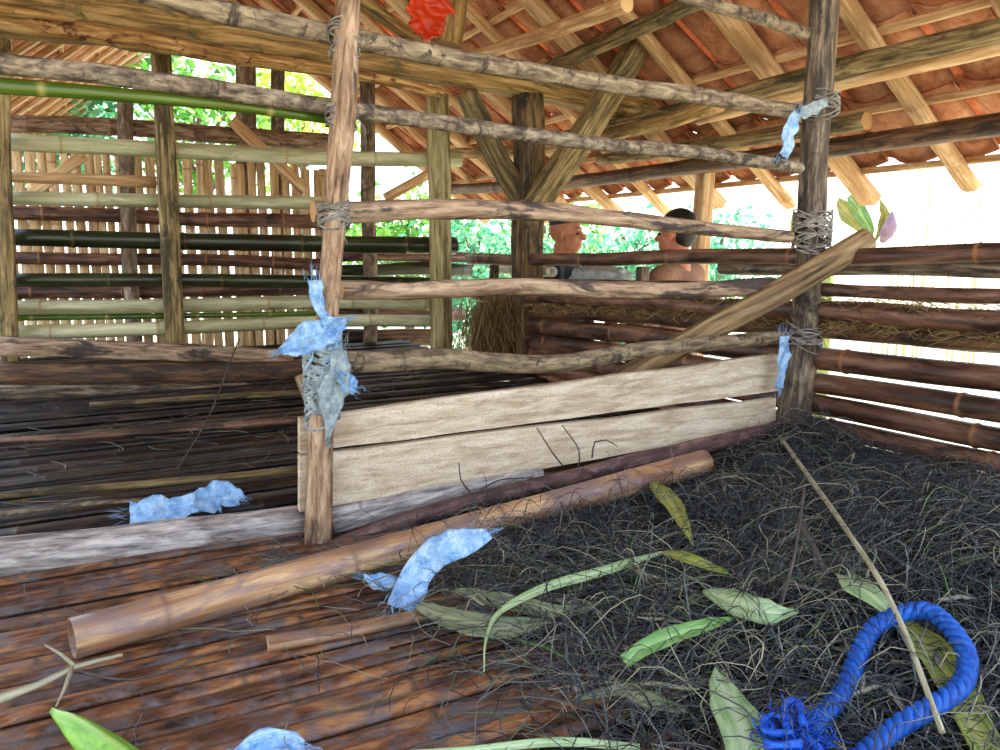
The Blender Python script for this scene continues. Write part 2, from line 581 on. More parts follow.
bm = newbm()
g = [[bm.verts.new((-5.0 + 7.5 * i / 12, 0.1 + 9.4 * j / 12, -0.83 + 0.05 * noise.noise(V3((i * 0.7, j * 0.7, 4))))) for j in range(13)] for i in range(13)]
for i in range(12):
    for j in range(12):
        bm.faces.new((g[i][j], g[i + 1][j], g[i + 1][j + 1], g[i][j + 1]))
tag(obj('soil_bed', bm, M['soil'], origin=(0, 3, -0.9)), 'dark soil sheet added under and past the raised floor to darken the slat gaps', kind='structure')  # dark sheet run past the floor so no bright ground shows between slats


def slat_floor(bm, u0, u1, v0, v1, wlo, whi, tl, th, zj=0.008, gap=(0.002, 0.012)):
    v = v0
    while v < v1:
        w = R.uniform(wlo, whi)
        ua = u0 + R.uniform(-0.1, 0.1)
        ub = u1 + R.uniform(-0.02, 0.02)
        z = R.uniform(-zj, zj * 0.5)
        um = (ua + ub) / 2
        dv = R.uniform(-0.006, 0.006)
        sweep(bm, [V3((ua, v + w / 2, -0.012 + z)), V3((um, v + w / 2 + dv, -0.012 + z + R.uniform(-.004, .004))), V3((ub, v + w / 2 + R.uniform(-.006, .006), -0.012 + z))], w / 2, w / 2 * R.uniform(.85, 1.1),
              seg=12, step=0.12, asp=R.uniform(0.32, 0.55), wob=0.05, nodes=R.uniform(0.26, 0.42), nodew=0.07, tint=R.uniform(tl, th))
        v += w + R.uniform(*gap)


bm = newbm()
slat_floor(bm, -1.6, 2.24, 0.30, 1.98, 0.028, 0.047, 0.2, 0.75, zj=0.007, gap=(-0.002, 0.004))
floor = tag(obj('floor', bm, M['floorfront'], origin=(0, 0, 0)), kind='structure')
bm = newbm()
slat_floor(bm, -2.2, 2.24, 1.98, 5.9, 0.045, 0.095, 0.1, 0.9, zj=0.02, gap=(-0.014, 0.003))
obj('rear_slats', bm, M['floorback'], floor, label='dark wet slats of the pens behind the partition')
for u in (-1.6, -0.7, 0.2, 1.1, 2.0):
    bm = newbm()
    sweep(bm, [V3((u, 0.28, -0.085)), V3((u, 5.9, -0.085))], 0.05, 0.045, step=0.3, bend=0.01)
    obj('joist', bm, M['brown'], floor)
    for v in (0.45, 2.4, 4.4):
        bm = newbm()
        sweep(bm, [V3((u, v, -0.92)), V3((u, v, -0.12))], 0.06, 0.055, step=0.2)
        obj('stilt', bm, M['brown'], floor)

# ---- the roof: two tiled slopes, ridge along the building
K = 1.38
RU, RZ, SL = 0.70 * K, 0.70 + 1.73 * K, 0.735
EU, V0, V1 = 2.68 * K, 0.25, 7.65
V1L = 12.0
SLL = 0.80
UL = -1.15 * K
ULF, VL = -0.60, 3.2           # unseen left eave cut back behind the partition to let skylight reach the slats


def roofz(u):
    return RZ - SL * (u - RU) if u >= RU else RZ - SLL * (RU - u)


def tiles(bm, side, ue):
    lr = bm.verts.layers.float_vector['rest']; lt = bm.verts.layers.float['tint']
    sl = SL if side > 0 else SLL
    L = abs(ue - RU) * math.sqrt(1 + sl * sl)
    exp_, wid = 0.30 * K, 0.205 * K
    du = 1 / math.sqrt(1 + sl * sl) * side; dz = -sl / math.sqrt(1 + sl * sl)
    nz = V3((-dz * side, 0, abs(du))).normalized(); nz = V3((sl * side, 0, 1)).normalized()
    rows = int(L / exp_) + 1
    vend = V1 if side > 0 else V1L
    cols = int((vend - V0) / wid)
    for r in range(rows):
        s_hi = max(0, L - (r + 1) * exp_ - 0.05)
        s_lo = L - r * exp_
        if s_lo <= 0.02: continue
        for c in range(cols):
            vc = V0 + (c + 0.5) * wid + R.uniform(-.004, .004)
            if side < 0 and vc > VL and RU + du * s_lo < ULF - 0.25: continue
            ti = R.random() ** 1.6
            off = V3((R.uniform(0, 30), R.uniform(0, 30), R.uniform(0, 30)))
            lift = R.uniform(0, 0.006)
            top, bot = [], []
            for k in range(4):
                t = k / 3
                s = s_hi + (s_lo - s_hi) * t
                rt, rb = [], []
                for j in range(10):
                    q = j / 9
                    y = (q - 0.5) * (wid + 0.045)
                    # pan with a rolled cover on one side
                    h = -0.036 * math.sin(math.pi * min(1, q / 0.72)) if q < 0.72 else 0.030 * math.sin(math.pi * (q - 0.72) / 0.28 * 0.9)
                    h += 0.064 + 0.030 * t + lift
                    if k == 3: h -= 0.004
                    base = V3((RU + du * s, vc + y, RZ + dz * s))
                    p = base + nz * h
                    v = bm.verts.new(p + nz * 0.012); w = bm.verts.new(p)
                    for x in (v, w):
                        x[lr] = V3((y, s, h)) + off; x[lt] = ti
                    rt.append(v); rb.append(w)
                top.append(rt); bot.append(rb)
            for k in range(3):
                for j in range(9):
                    a = (top[k][j], top[k][j + 1], top[k + 1][j + 1], top[k + 1][j])
                    b = (bot[k][j + 1], bot[k][j], bot[k + 1][j], bot[k + 1][j + 1])
                    bm.faces.new(a if side < 0 else a[::-1]); bm.faces.new(b if side < 0 else b[::-1])
                for j in (0, 9):
                    bm.faces.new((top[k][j], top[k + 1][j], bot[k + 1][j], bot[k][j]))
            for k in (0, 3):
                for j in range(9):
                    bm.faces.new((top[k][j], top[k][j + 1], bot[k][j + 1], bot[k][j]))


bm = newbm()
tiles(bm, 1, EU); tiles(bm, -1, UL)
# ridge caps
lt_ = None
sweep(bm, [V3((RU, V0, RZ + 0.05)), V3((RU, V1, RZ + 0.05))], 0.10, 0.10, seg=12, step=0.3, asp=0.7, tint=0.5)
ceil = tag(obj('ceiling', bm, M['tile'], origin=(RU, 3, RZ)), kind='structure')
# rafters down the slopes (bamboo and sawn strips) and battens across
v = (1.68 - 0.41 * 3) * K
k = 0
while v < V1L:
    bm = newbm()
    e = (2.78 if k % 3 else 2.75) * K
    w = 0.036 * K if k % 2 else 0.040 * K
    zo = -0.012
    sweep(bm, [V3((RU, v + 0.02, RZ + zo)), V3(((RU + e) / 2, v + R.uniform(-.012, .012), roofz((RU + e) / 2) + zo)), V3((e, v, roofz(e) + zo))], w, w, step=0.15,
          sq=(k % 2 == 0), asp=0.62, wob=0.05, nodes=0.4 if k % 2 else 0, tint=R.uniform(0.4, 0.65))
    if v < V1:
        obj('rafter', bm, M['tan'], ceil)
    bm = newbm()
    sweep(bm, [V3((RU, v + 0.02, RZ + zo)), V3(((UL if v < VL else ULF - 0.2) - 0.1, v, roofz((UL if v < VL else ULF - 0.2) - 0.1) + zo))], w * 0.8, w * 0.8, step=0.2, sq=True, asp=0.6, wob=0.05, tint=R.uniform(0.3, 0.6))
    obj('rafter', bm, M['tan'], ceil)
    v += 0.41 * K + R.uniform(-.02, .02); k += 1
for side, ue, sl in ((1, EU, SL), (-1, UL, SLL)):
    L = abs(ue - RU) * math.sqrt(1 + sl * sl)
    s = L - 0.015
    while s > 0.1:
        u = RU + side * s / math.sqrt(1 + sl * sl)
        bm = newbm()
        nzv = V3((sl * side, 0, 1)).normalized() * 0.028
        ve = V1 if side > 0 else (V1L if u > ULF - 0.25 else VL)
        sweep(bm, [V3((u, V0, roofz(u))) + nzv, V3((u, (V0 + ve) / 2, roofz(u) + R.uniform(-.008, .008))) + nzv, V3((u, ve, roofz(u))) + nzv], 0.018, 0.018, step=0.3, sq=True, asp=0.9, tint=R.uniform(0.4, 0.6))
        obj('batten', bm, M['tan'], ceil)
        s -= 0.30 * K

# ---- back wall of upright split bamboo
VW = 6.0
bm = newbm()
wl = at(0, 250, v=VW).x - 0.6
wr = at(333, 250, v=VW).x
u = wl
while u < wr:
    w = R.uniform(0.024, 0.034)
    f = (u - wl) / (wr - wl)
    zt = at(200, 152, v=VW).z + R.uniform(-0.03, 0.03) - 0.06 * f
    zb = at(200, 336, v=VW).z - 0.2
    tn = R.uniform(0.45, 0.85)
    lean = R.uniform(-.012, .012)
    sweep(bm, [V3((u + w, VW, zb)), V3((u + w + lean, VW, zt))], w, w * 0.95, seg=8, step=0.3, asp=0.35, nodes=0.42, nodew=0.06, wob=0.03, tint=tn, up=(0, 1, 0))
    u += 2 * w + (R.uniform(0.001, 0.012) if f < 0.5 else R.uniform(0.004, 0.024))
wallb = tag(obj('wall_back', bm, M['slat'], origin=(0, VW, 0)), kind='structure')
for (px, th, mt) in (([(-20, 122), (120, 128), (330, 143)], 17, 'postbark'), ([(-20, 213), (330, 222)], 14, 'redlog'), ([(-20, 257), (150, 259), (330, 264)], 12, 'redlog'), ([(-20, 293), (330, 289)], 13, 'redlog')):
    P = poly(px, v=VW - 0.07)
    bm = newbm(); sweep(bm, P, rad(P[0], th), rad(P[-1], th), step=0.2, bend=0.015, nodes=0.5)
    obj('rail', bm, M[mt], wallb)
for (px, th, mt) in (([(322, 257), (400, 256), (470, 258)], 10, 'redlog'), ([(322, 270), (400, 269), (470, 271)], 13, 'bdark'), ([(322, 294), (400, 293), (462, 293)], 11, 'brown'),
                     ([(322, 313), (400, 314), (462, 313)], 13, 'redlog'), ([(322, 338), (400, 337), (450, 338)], 17, 'brown')):
    P = poly(px, v=VW - 0.05)
    bm = newbm(); sweep(bm, P, rad(P[0], th), rad(P[-1], th), step=0.2, bend=0.02, wob=0.08)
    obj('rail', bm, M[mt], wallb)
for (px, th) in (([(125, 95), (128, 345)], 15), ([(368, 82), (366, 345)], 15), ([(245, 65), (246, 345)], 20), ([(278, 65), (272, 345)], 14)):
    P = poly(px, v=VW - 0.17 if px[0][0] in (125, 368) else VW + 0.17); P[1].z = -0.9
    bm = newbm(); sweep(bm, P, rad(P[0], th), rad(P[0], th), step=0.2, bend=0.02)
    obj('post', bm, M['trunk'], wallb)
for (px, th) in (([(232, 120), (305, 190)], 11), ([(84, 155), (30, 195)], 10), ([(445, 165), (386, 198)], 9)):
    P = poly(px, v=VW - 0.27)
    bm = newbm(); sweep(bm, P, rad(P[0], th), rad(P[0], th), step=0.2, sq=True)
    obj('brace', bm, M['tan'], wallb)

# ---- middle fence: bamboo rails on squared posts
mf = thing('bamboo_fence', (0.8, VM, 0), 'bamboo rail fence with squared wooden posts in front of the upright slat wall', 'fence')
PLM = dict(v=VM)
for (px, th, mt, kw) in (
        ([(8, 142), (170, 150), (330, 158), (460, 160)], (17, 14), 'bpale', dict(nodes=0.55, hollow=0.75)),
        ([(8, 177), (90, 179), (156, 182)], (11, 12), 'tan', dict(bend=0.012)),
        ([(8, 198), (170, 201), (325, 203)], (14, 13), 'bpale', dict(nodes=0.6, hollow=0.75)),
        ([(8, 237), (170, 241), (330, 244), (455, 246)], (17, 17), 'bdark', dict(nodes=0.6, hollow=0.75)),
        ([(8, 280), (170, 280), (330, 282), (446, 284)], (14, 13), 'bdark', dict(nodes=0.6)),
        ([(8, 308), (170, 306), (330, 302), (430, 304)], (15, 13), 'bpale', dict(nodes=0.55, hollow=0.75)),
        ([(8, 318), (170, 316), (330, 313)], (6, 5), 'bgreen', dict(nodes=0.4)),
        ([(8, 333), (170, 328), (330, 321), (430, 321)], (15, 12), 'bpale', dict(nodes=0.55, hollow=0.75))):
    P = poly(px, v=VM + 0.01)
    bm = newbm(); sweep(bm, P, rad(P[0], th[0]), rad(P[-1], th[1]), step=0.12, wob=0.015, **kw)
    obj('rail', bm, M[mt], mf)
for (px, th, mt, b) in (([(161, 55), (168, 200), (173, 346)], 18, 'olive', True), ([(437, 95), (440, 220), (441, 350)], 19, 'palepost', True), ([(1, 40), (3, 200), (4, 388)], 17, 'olive', True)):
    P = poly(px, v=VM - 0.09)
    P[-1].z = -0.9
    bm = newbm(); sweep(bm, P, rad(P[0], th), rad(P[0], th), sq=True, step=0.15, wob=0.06, up=(0, 1, 0), tint=0.62)
    obj('post', bm, M[mt], mf)
P = poly([(-10, 346), (150, 351), (292, 357)], v=VM - 0.22)
bm = newbm(); sweep(bm, P, rad(P[0], 18), rad(P[-1], 15), step=0.1, wob=0.12, sq=True)
obj('base_log', bm, M['peeled'], mf)
P = poly([(-10, 374), (150, 374), (310, 372)], v=VM - 0.24)
bm = newbm(); sweep(bm, P, rad(P[0], 22), rad(P[-1], 24), step=0.1, wob=0.12, sq=True)
obj('base_log', bm, M['brown'], mf)  # added dark log, stands in for the shaded zone under the first one
P = poly([(-10, 392), (150, 391), (310, 388)], v=VM - 0.30)
bm = newbm(); sweep(bm, P, rad(P[0], 14), rad(P[-1], 14), step=0.1, wob=0.12, sq=True)
obj('base_log', bm, M['darkpost'], mf)

# ---- side fence on the right: stacked round poles, straw caught between them
UR = UF
sf = thing('log_fence', (UR, 2.6, 0), 'stacked round red-brown pole fence along the open side of the pens', 'fence')
lowz = {}
rails = [  # z at the near end, z at the far end, radius, material, near v, far v
    (0.700, 0.640, 0.027, 'redlog', 0.4, 4.75, 0), (0.660, 0.625, 0.021, 'darkpost', 0.4, 2.45, 0.03),
    (0.590, 0.500, 0.021, 'redlog', 0.4, 4.6, 0), (0.523, 0.420, 0.033, 'redlog', 0.4, 4.65, 0), (0.455, 0.335, 0.030, 'brown', 0.4, 4.6, 0.02),
    (0.358, 0.255, 0.037, 'redlog', 0.4, 4.6, 0), (0.272, 0.175, 0.034, 'redlog', 0.4, 4.6, 0), (0.190, 0.10, 0.034, 'redlog', 0.4, 4.6, 0), (0.115, 0.03, 0.031, 'redlog', 0.4, 4.6, 0), (0.045, -0.03, 0.030, 'redlog', 0.4, 4.6, 0)]
for i, (za, zb, r, mt, va, vb, du) in enumerate(rails):
    bm = newbm()
    if i in (0, 5, 6, 7, 8, 9):
        kw = dict(nodes=0.62, wob=0.02, hollow=0.7)
    else:
        kw = dict(wob=0.12)
    sweep(bm, [V3((UR + du, va, za)), V3((UR + du, (va + vb) / 2, (za + zb) / 2 + R.uniform(-.008, .008))), V3((UR + du, vb, zb))], r * 0.97, r * 1.32, step=0.1, bend=0.012, tint=R.uniform(0.4, 0.6), **kw)
    obj('rail', bm, M[mt if mt != 'btan' else 'redlog'], sf)
for v in (0.6, 3.05, 4.55):
    bm = newbm(); sweep(bm, [V3((UR + 0.10, v, -0.9)), V3((UR + 0.10, v, 0.62))], 0.035, 0.032, step=0.2, bend=0.02)
    obj('post', bm, M['darkpost'], sf)

# ---- corner post with its two braces
pt = at(527, 95, v=4.0); pb = at(527, 300, v=4.0); pb.z = -0.9
cp = thing('roof_post', (pb.x, 4.0, 0), 'thick wooden corner post with forked braces under the tie beam', 'post')
bm = newbm(); sweep(bm, [pb, at(527, 270, v=4.0), at(530, 180, v=4.0), pt], rad(pt, 29), rad(pt, 26), sq=True, step=0.1, wob=0.1, up=(0, 1, 0), tint=0.4)
obj('shaft', bm, M['brownpost'], cp)
P = [at(530, 212, v=3.93), at(590, 125, v=3.80), at(643, 38, v=3.62)]
bm = newbm(); sweep(bm, P, rad(P[0], 25), rad(P[2], 22), sq=True, step=0.1, wob=0.08, up=(0, 1, 0))
obj('brace', bm, M['olive'], cp)
P = [at(527, 205, v=4.05), at(498, 160, v=4.05), at(466, 92, v=4.05)]
bm = newbm(); sweep(bm, P, rad(P[0], 20), rad(P[2], 18), sq=True, step=0.1, wob=0.08, up=(0, 1, 0), tint=0.3)
obj('brace', bm, M['olive'], cp)

# ---- roof timbers
def beam(name, pts, r, mat, label, cat='beam', group=None, **k):
    bm = newbm(); sweep(bm, pts, r[0], r[1], **k)
    return tag(obj(name, bm, M[mat]), label, cat, group)


p0, p1, p2 = at(-60, 2, v=4.0), at(345, 52, v=4.0), at(700, 118, v=4.0)
beam('tie_beam', [p0, p1, p2], (0.085, 0.055), 'timber', 'long hewn tie beam spanning the roof above the corner post', sq=True, asp=1.25, step=0.1, wob=0.12, bend=0.02, tint=0.5)
P = [at(-60, 12, v=3.86), at(100, 33, v=3.86), at(190, 48, v=3.86), at(333, 70, v=3.88), at(440, 92, v=3.9)]
beam('roof_log', P, (0.047, 0.024), 'timberred', 'flaking yellow log slung under the tie beam', step=0.06, wob=0.16, bend=0.02, tint=0.62)
P = [at(-10, 10, v=3.78), at(40, 15, v=3.78), at(75, 21, v=3.78)]
beam('timber_slab', P, (0.04, 0.015), 'timberred', 'orange slab of timber wedged at the left end of the tie beam', cat='timber', step=0.06, wob=0.12, asp=0.55, tint=0.6)
P = [at(1000, 124, u=2.40 * K), at(800, 152, u=2.40 * K), at(560, 183, u=2.40 * K), at(440, 190, u=2.40 * K)]
P = [P[0] + (P[0] - P[1]) * 0.8] + P
beam('purlin', P, (0.034 * K, 0.034 * K), 'brown', 'dark round purlin nearest the eave', step=0.1, nodes=0.9, wob=0.05, tint=0.45)
P = [at(867, 121, u=2.30 * K), at(700, 147, u=2.30 * K), at(600, 160, u=2.30 * K)]
beam('purlin', P, (0.030 * K, 0.026 * K), 'olive', 'short sawn-off pole lying above the dark eave purlin', step=0.08, wob=0.08, hollow=0.0)
P = [at(1000, 30, u=2.12 * K), at(840, 68, u=2.12 * K), at(690, 108, u=2.12 * K)]
P = [P[0] + (P[0] - P[1]) * 0.9] + P + [at(560, 138, u=2.12 * K)]
beam('purlin', P, (0.032 * K, 0.03 * K), 'olive', 'upper grey-brown purlin passing behind the dark right post', step=0.1, wob=0.07, tint=0.4)
P = [at(1000, 47, u=2.16 * K), at(840, 84, u=2.16 * K), at(700, 120, u=2.16 * K)]
P = [P[0] + (P[0] - P[1]) * 0.9] + P
beam('purlin', P, (0.022 * K, 0.022 * K), 'tan', 'tan pole tied just below the upper purlin', step=0.1, wob=0.12, bend=0.01, tint=0.55)
P = [at(720, 104, u=2.05 * K), at(640, 128, u=2.05 * K), at(540, 148, u=2.05 * K), at(380, 158, u=2.05 * K)]
beam('roof_pole', P, (0.030 * K, 0.030 * K), 'timber', 'yellow crooked pole crossing behind the raised brace', cat='pole', step=0.08, wob=0.14, bend=0.015, tint=0.62)
P = [at(627, 4, u=1.62 * K), at(550, 32, u=1.62 * K), at(476, 56, u=1.62 * K)]
beam('roof_pole', P, (0.027 * K, 0.026 * K), 'tan', 'clean tan pole with a sawn end under the tiles', cat='pole', step=0.08, wob=0.05, tint=0.62)
P = [at(735, -18, u=1.80 * K), at(660, 18, u=1.80 * K), at(590, 50, u=1.80 * K), at(530, 78, u=1.80 * K)]
beam('roof_pole', P, (0.030 * K, 0.030 * K), 'olive', 'dark mossy pole beneath the tiles, pointing up to the frame top', cat='pole', step=0.08, wob=0.08, tint=0.3)
P = [at(448, -12, v=4.0), at(446, 44, v=4.0)]
P[0] = P[0] + (P[0] - P[1]) * 0.6
beam('king_post', [P[1], P[0] + V3((0.05, 0, 0))], (rad(P[1], 26), rad(P[1], 26)), 'timber', 'short squared upright standing on the tie beam beside the orange bag', cat='post', sq=True, step=0.1, wob=0.06, up=(0, 1, 0), tint=0.45)
P = [at(330, -20, v=3.95), at(420, 42, v=3.95)]
beam('roof_strut', P, (0.04, 0.038), 'timber', 'slanting squared strut meeting the tie beam left of the orange bag', cat='strut', sq=True, asp=0.6, step=0.1, wob=0.05, tint=0.55)
P = [at(694, 282, u=2.46 * K), at(704, 195, u=2.46 * K), at(714, 108, u=2.46 * K)]
P[0].z = -0.9
beam('eave_post', P, (0.034 * K, 0.032 * K), 'tan', 'slim light squared post outside the side fence holding the eave', cat='post', sq=True, step=0.1, wob=0.04, up=(1, 0, 0), tint=0.4)

# ---- partition: two posts, round rails, two sawn planks, all tied together
pf = thing('pen_partition', (at(318, 550, v=VP_).x, VP_, 0), 'pen partition of crooked branch rails over two pale sawn planks', 'fence')
# left post
P = [at(349, -25, v=VP_ - 0.03), at(343, 110, v=VP_ - 0.03), at(334, 230, v=VP_ - 0.03), at(324, 370, v=VP_ - 0.03), at(317, 553, v=VP_ - 0.03)]
bm = newbm(); sweep(bm, P, rad(P[0], 24), rad(P[-1], 24), seg=14, step=0.05, wob=0.09, tint=0.62, rfun=lambda t: 1 + 0.12 * math.sin(t * 9))
obj('post', bm, M['postbark'], pf)
P = [at(302, 375, v=VP_ + 0.03), at(318, 430, v=VP_ + 0.02), at(322, 548, v=VP_ + 0.02)]
bm = newbm(); sweep(bm, P, rad(P[0], 15), rad(P[-1], 16), seg=10, step=0.05, wob=0.1, tint=0.5)
obj('splint', bm, M['greybark'], pf)
# right post
P = [at(826, -25, v=1.95), at(820, 60, v=1.95), at(813, 180, v=1.95), at(806, 320, v=1.95), at(796, 400, v=1.95), at(790, 462, v=1.95)]
bm = newbm(); sweep(bm, P, rad(P[0], 26), rad(P[-1], 31), seg=14, step=0.05, wob=0.10, tint=0.55, rfun=lambda t: 1 + 0.1 * math.sin(t * 7 + 1))
obj('post', bm, M['darkpost'], pf)
for (px, th, mt, vv, kw) in (
        ([(130, -12), (250, 18), (345, 37), (450, 58), (600, 83), (700, 96), (797, 112)], (24, 15), 'greybark', VP_ + 0.02, dict(wob=0.09, tint=0.55)),
        ([(-40, 60), (100, 74), (220, 90), (330, 107), (450, 124), (600, 144), (700, 153), (800, 168)], (21, 12), 'bark', VP_ + 0.02, dict(wob=0.10, tint=0.62)),
        ([(313, 212), (350, 212), (450, 209), (560, 213), (680, 226), (790, 237)], (24, 12), 'peeled', VP_ + 0.02, dict(wob=0.10, tint=0.5)),
        ([(342, 290), (420, 290), (510, 286), (600, 289), (680, 291), (772, 286)], (17, 17), 'peeled', VP_ + 0.02, dict(wob=0.14, tint=0.5)),
        ([(342, 362), (400, 361), (450, 358), (490, 362), (560, 363), (650, 349), (782, 337)], (23, 13), 'greybark', VP_ + 0.01, dict(wob=0.12, tint=0.42)),
        ([(655, -16), (700, 2), (760, 18), (806, 34)], (12, 13), 'greybark', VP_ + 0.04, dict(wob=0.10, tint=0.45))):
    P = poly(px, v=vv)
    bm = newbm(); sweep(bm, P, rad(P[0], th[0]), rad(P[-1], th[1]), seg=12, step=0.03, freq=9, **kw)
    obj('rail', bm, M[mt], pf)
# green bamboo under the second rail on the left side
P = poly([(-40, 83), (0, 86), (85, 92), (220, 104), (328, 119)], v=VP_ + 0.05)
bm = newbm(); sweep(bm, P, rad(P[0], 17), rad(P[-1], 10), seg=12, step=0.05, nodes=0.48, wob=0.02, tint=0.55)
obj('bamboo_rail', bm, M['bgreen'], pf, label='fresh green bamboo rail')


def plank(px, th, name, tint=0.5):
    """px: four corners TL, TR, BR, BL on the partition plane"""
    q = poly(px, v=VP_ + 0.04)
    bm = newbm()
    lr = bm.verts.layers.float_vector['rest']
    off = V3((R.uniform(0, 9), R.uniform(0, 9), R.uniform(0, 9)))
    n, m = 40, 6
    fr, bk = [], []
    for i in range(n + 1):
        t = i / n
        a = q[0].lerp(q[1], t); b = q[3].lerp(q[2], t)
        a.z += 0.004 * noise.noise(V3((t * 6, 1, off.x))) ; b.z += 0.006 * noise.noise(V3((t * 7, 4, off.y)))
        f, k = [], []
        for j in range(m + 1):
            p = a.lerp(b, j / m)
            d = 0.004 * noise.noise(V3((t * 3, j * 0.3, off.z)))
            x = bm.verts.new(p + V3((0, d, 0))); y = bm.verts.new(p + V3((0, th + d, 0)))
            x[lr] = V3((0, p.z, p.x)) + off; y[lr] = V3((th, p.z, p.x)) + off
            f.append(x); k.append(y)
        fr.append(f); bk.append(k)
    for i in range(n):
        for j in range(m):
            bm.faces.new((fr[i][j], fr[i][j + 1], fr[i + 1][j + 1], fr[i + 1][j]))
            bm.faces.new((bk[i][j + 1], bk[i][j], bk[i + 1][j], bk[i + 1][j + 1]))
        bm.faces.new((fr[i][0], fr[i + 1][0], bk[i + 1][0], bk[i][0]))
        bm.faces.new((fr[i + 1][m], fr[i][m], bk[i][m], bk[i + 1][m]))
    for j in range(m):
        bm.faces.new((fr[0][j + 1], fr[0][j], bk[0][j], bk[0][j + 1]))
        bm.faces.new((fr[n][j], fr[n][j + 1], bk[n][j + 1], bk[n][j]))
    return obj(name, bm, M['plank'], pf, smooth=False)


plank([(300, 418), (779, 354), (779, 391), (300, 453)], 0.024, 'plank')
plank([(300, 456), (776, 398), (776, 428), (300, 512)], 0.024, 'plank')


def lashing(name, cen, r, h, mat, parent, turns=5, tilt=0.3, w=0.0026, tails=3, label=None, axis=V3((0, 0, 1))):
    """string wound around a post at cen"""
    bm = newbm()
    for k in range(turns):
        pts = []
        tx, ty = R.uniform(-tilt, tilt), R.uniform(-tilt, tilt)
        zc = (k / max(1, turns - 1) - 0.5) * h
        for i in range(17):
            a = 2 * math.pi * i / 16
            x, y = math.cos(a) * r, math.sin(a) * r
            pts.append(cen + V3((x, y, zc + x * tx * 2 + y * ty * 2)))
        sweep(bm, pts, w, w, seg=6, step=0.02, wob=0.2, cap=False, tint=R.uniform(0.3, 0.8))
    for k in range(tails):
        a = R.uniform(math.pi, 2 * math.pi)
        p = cen + V3((math.cos(a) * r, math.sin(a) * r, R.uniform(-h, h) * 0.4))
        pts = [p]
        for i in range(4):
            p = p + V3((R.uniform(-.012, .012), R.uniform(-.008, .004), -R.uniform(.005, .02)))
            pts.append(p)
        sweep(bm, pts, w * 0.5, w * 0.25, seg=5, step=0.01, tint=R.uniform(0.3, 0.9))
    return obj(name, bm, M[mat], parent, label=label)


for (x, y, v, th, h, mt, n) in ((344, 42, VP_ - 0.02, 31, 0.05, 'twine', 8), (341, 115, VP_ - 0.02, 30, 0.035, 'twine', 8), (334, 215, VP_ - 0.02, 31, 0.045, 'twine', 14),
                                (822, 105, 1.94, 33, 0.045, 'twine', 12), (812, 232, 1.94, 37, 0.10, 'twine', 34), (804, 338, 1.94, 35, 0.045, 'twine', 14)):
    c = at(x, y, v=v)
    lashing('lashing', c, rad(c, th), h, mt, pf, n)

# ---- loose diagonal pole leaning through the partition
A = at(866, 240, v=1.80); B = at(760, 303, v=1.86); Cc = at(690, 340, v=2.0); D = at(600, 392, v=2.14)
o = pole_obj('leaning_pole', None, (25, 23), 'drypole', label='split pole propped slantwise through the partition against the right post', cat='pole', pts=[A, B, Cc, D], step=0.05, wob=0.06, tint=0.45, hollow=0.0)

# ---- logs lying on the floor
o = pole_obj('sill_log', None, (46, 36), 'greylog', label='thick ash-grey log lying on the slats left of the partition post', cat='log',
             pts=[at(-60, 566, v=2.0), at(120, 545, v=1.98), at(306, 523, v=1.96)], seg=16, step=0.04, wob=0.07, tint=0.58)
o = pole_obj('sill_log', None, (30, 16), 'greylog', label='grey log tucked under the lower plank right of the partition post', cat='log',
             pts=[at(330, 522, v=1.93), at(420, 498, v=1.93), at(540, 474, v=1.93)], seg=14, step=0.04, wob=0.07, tint=0.5)
o = pole_obj('sill_log', None, (16, 17), 'purplelog', label='purplish thin log running along the foot of the planks', cat='log',
             pts=[at(336, 545, v=1.85), at(440, 510, v=1.86), at(600, 470, v=1.87), at(800, 424, v=1.88)], seg=12, step=0.04, wob=0.10, tint=0.5)
o = pole_obj('bamboo_pole', None, (41, 25), 'btan', label='thick tan bamboo pole lying across the floor in front of the partition', cat='bamboo',
             pts=[at(72, 639, z=0.034), at(250, 590, z=0.034), at(450, 534, z=0.045), at(704, 462, z=0.085)], seg=18, step=0.04, wob=0.02, nodes=0.42, nodew=0.06, tint=0.6, hollow=0.88)
P = [at(268, 644, z=0.012), at(350, 630, z=0.012), at(436, 612, z=0.016)]
bm = newbm(); sweep(bm, P, rad(P[0], 25), rad(P[-1], 18), seg=14, step=0.04, asp=0.6, wob=0.03, nodes=0.12, tint=0.55)
tag(obj('bamboo_offcut', bm, M['btan']), 'short half-round bamboo offcut below the long tan bamboo pole', 'bamboo')
# loose poles and boards on the darker rear floor
for (px, th, mt, tint, lab, asp) in (
        ([(90, 405), (200, 398), (300, 393)], (12, 15), 'olive', 0.1, 'olive plank lying on the dark floor behind the grey log, farthest back', 0.4),
        ([(-20, 442), (150, 432), (298, 420)], (10, 12), 'redlog', 0.5, 'red-brown pole on the dark rear floor nearer than the olive plank', 0.7),
        ([(-20, 497), (120, 486), (300, 470)], (15, 13), 'olive', 0.15, 'brown bamboo strip on the rear floor just behind the blue rags', 0.5),
        ([(-20, 517), (70, 505), (140, 500)], (13, 10), 'bark', 0.5, 'grey board end beside the blue rags at the left edge', 0.4)):
    P = poly(px, z=0.03)
    bm = newbm(); sweep(bm, P, rad(P[0], th[0]), rad(P[-1], th[1]), seg=10, step=0.06, asp=asp, wob=0.08, tint=tint)
    tag(obj('loose_slat', bm, M[mt]), lab, 'slat')
P = poly([(240, 345), (214, 400), (180, 470)], v=3.2)
P = [at(240, 340, v=3.6), at(212, 408, z=0.12), at(178, 470, z=0.03)]
bm = newbm(); sweep(bm, P, 0.004, 0.003, seg=6, step=0.05, wob=0.1, bend=0.01)
tag(obj('thin_stick', bm, M['twig']), 'long thin stick leaning over the dark rear floor', 'stick')

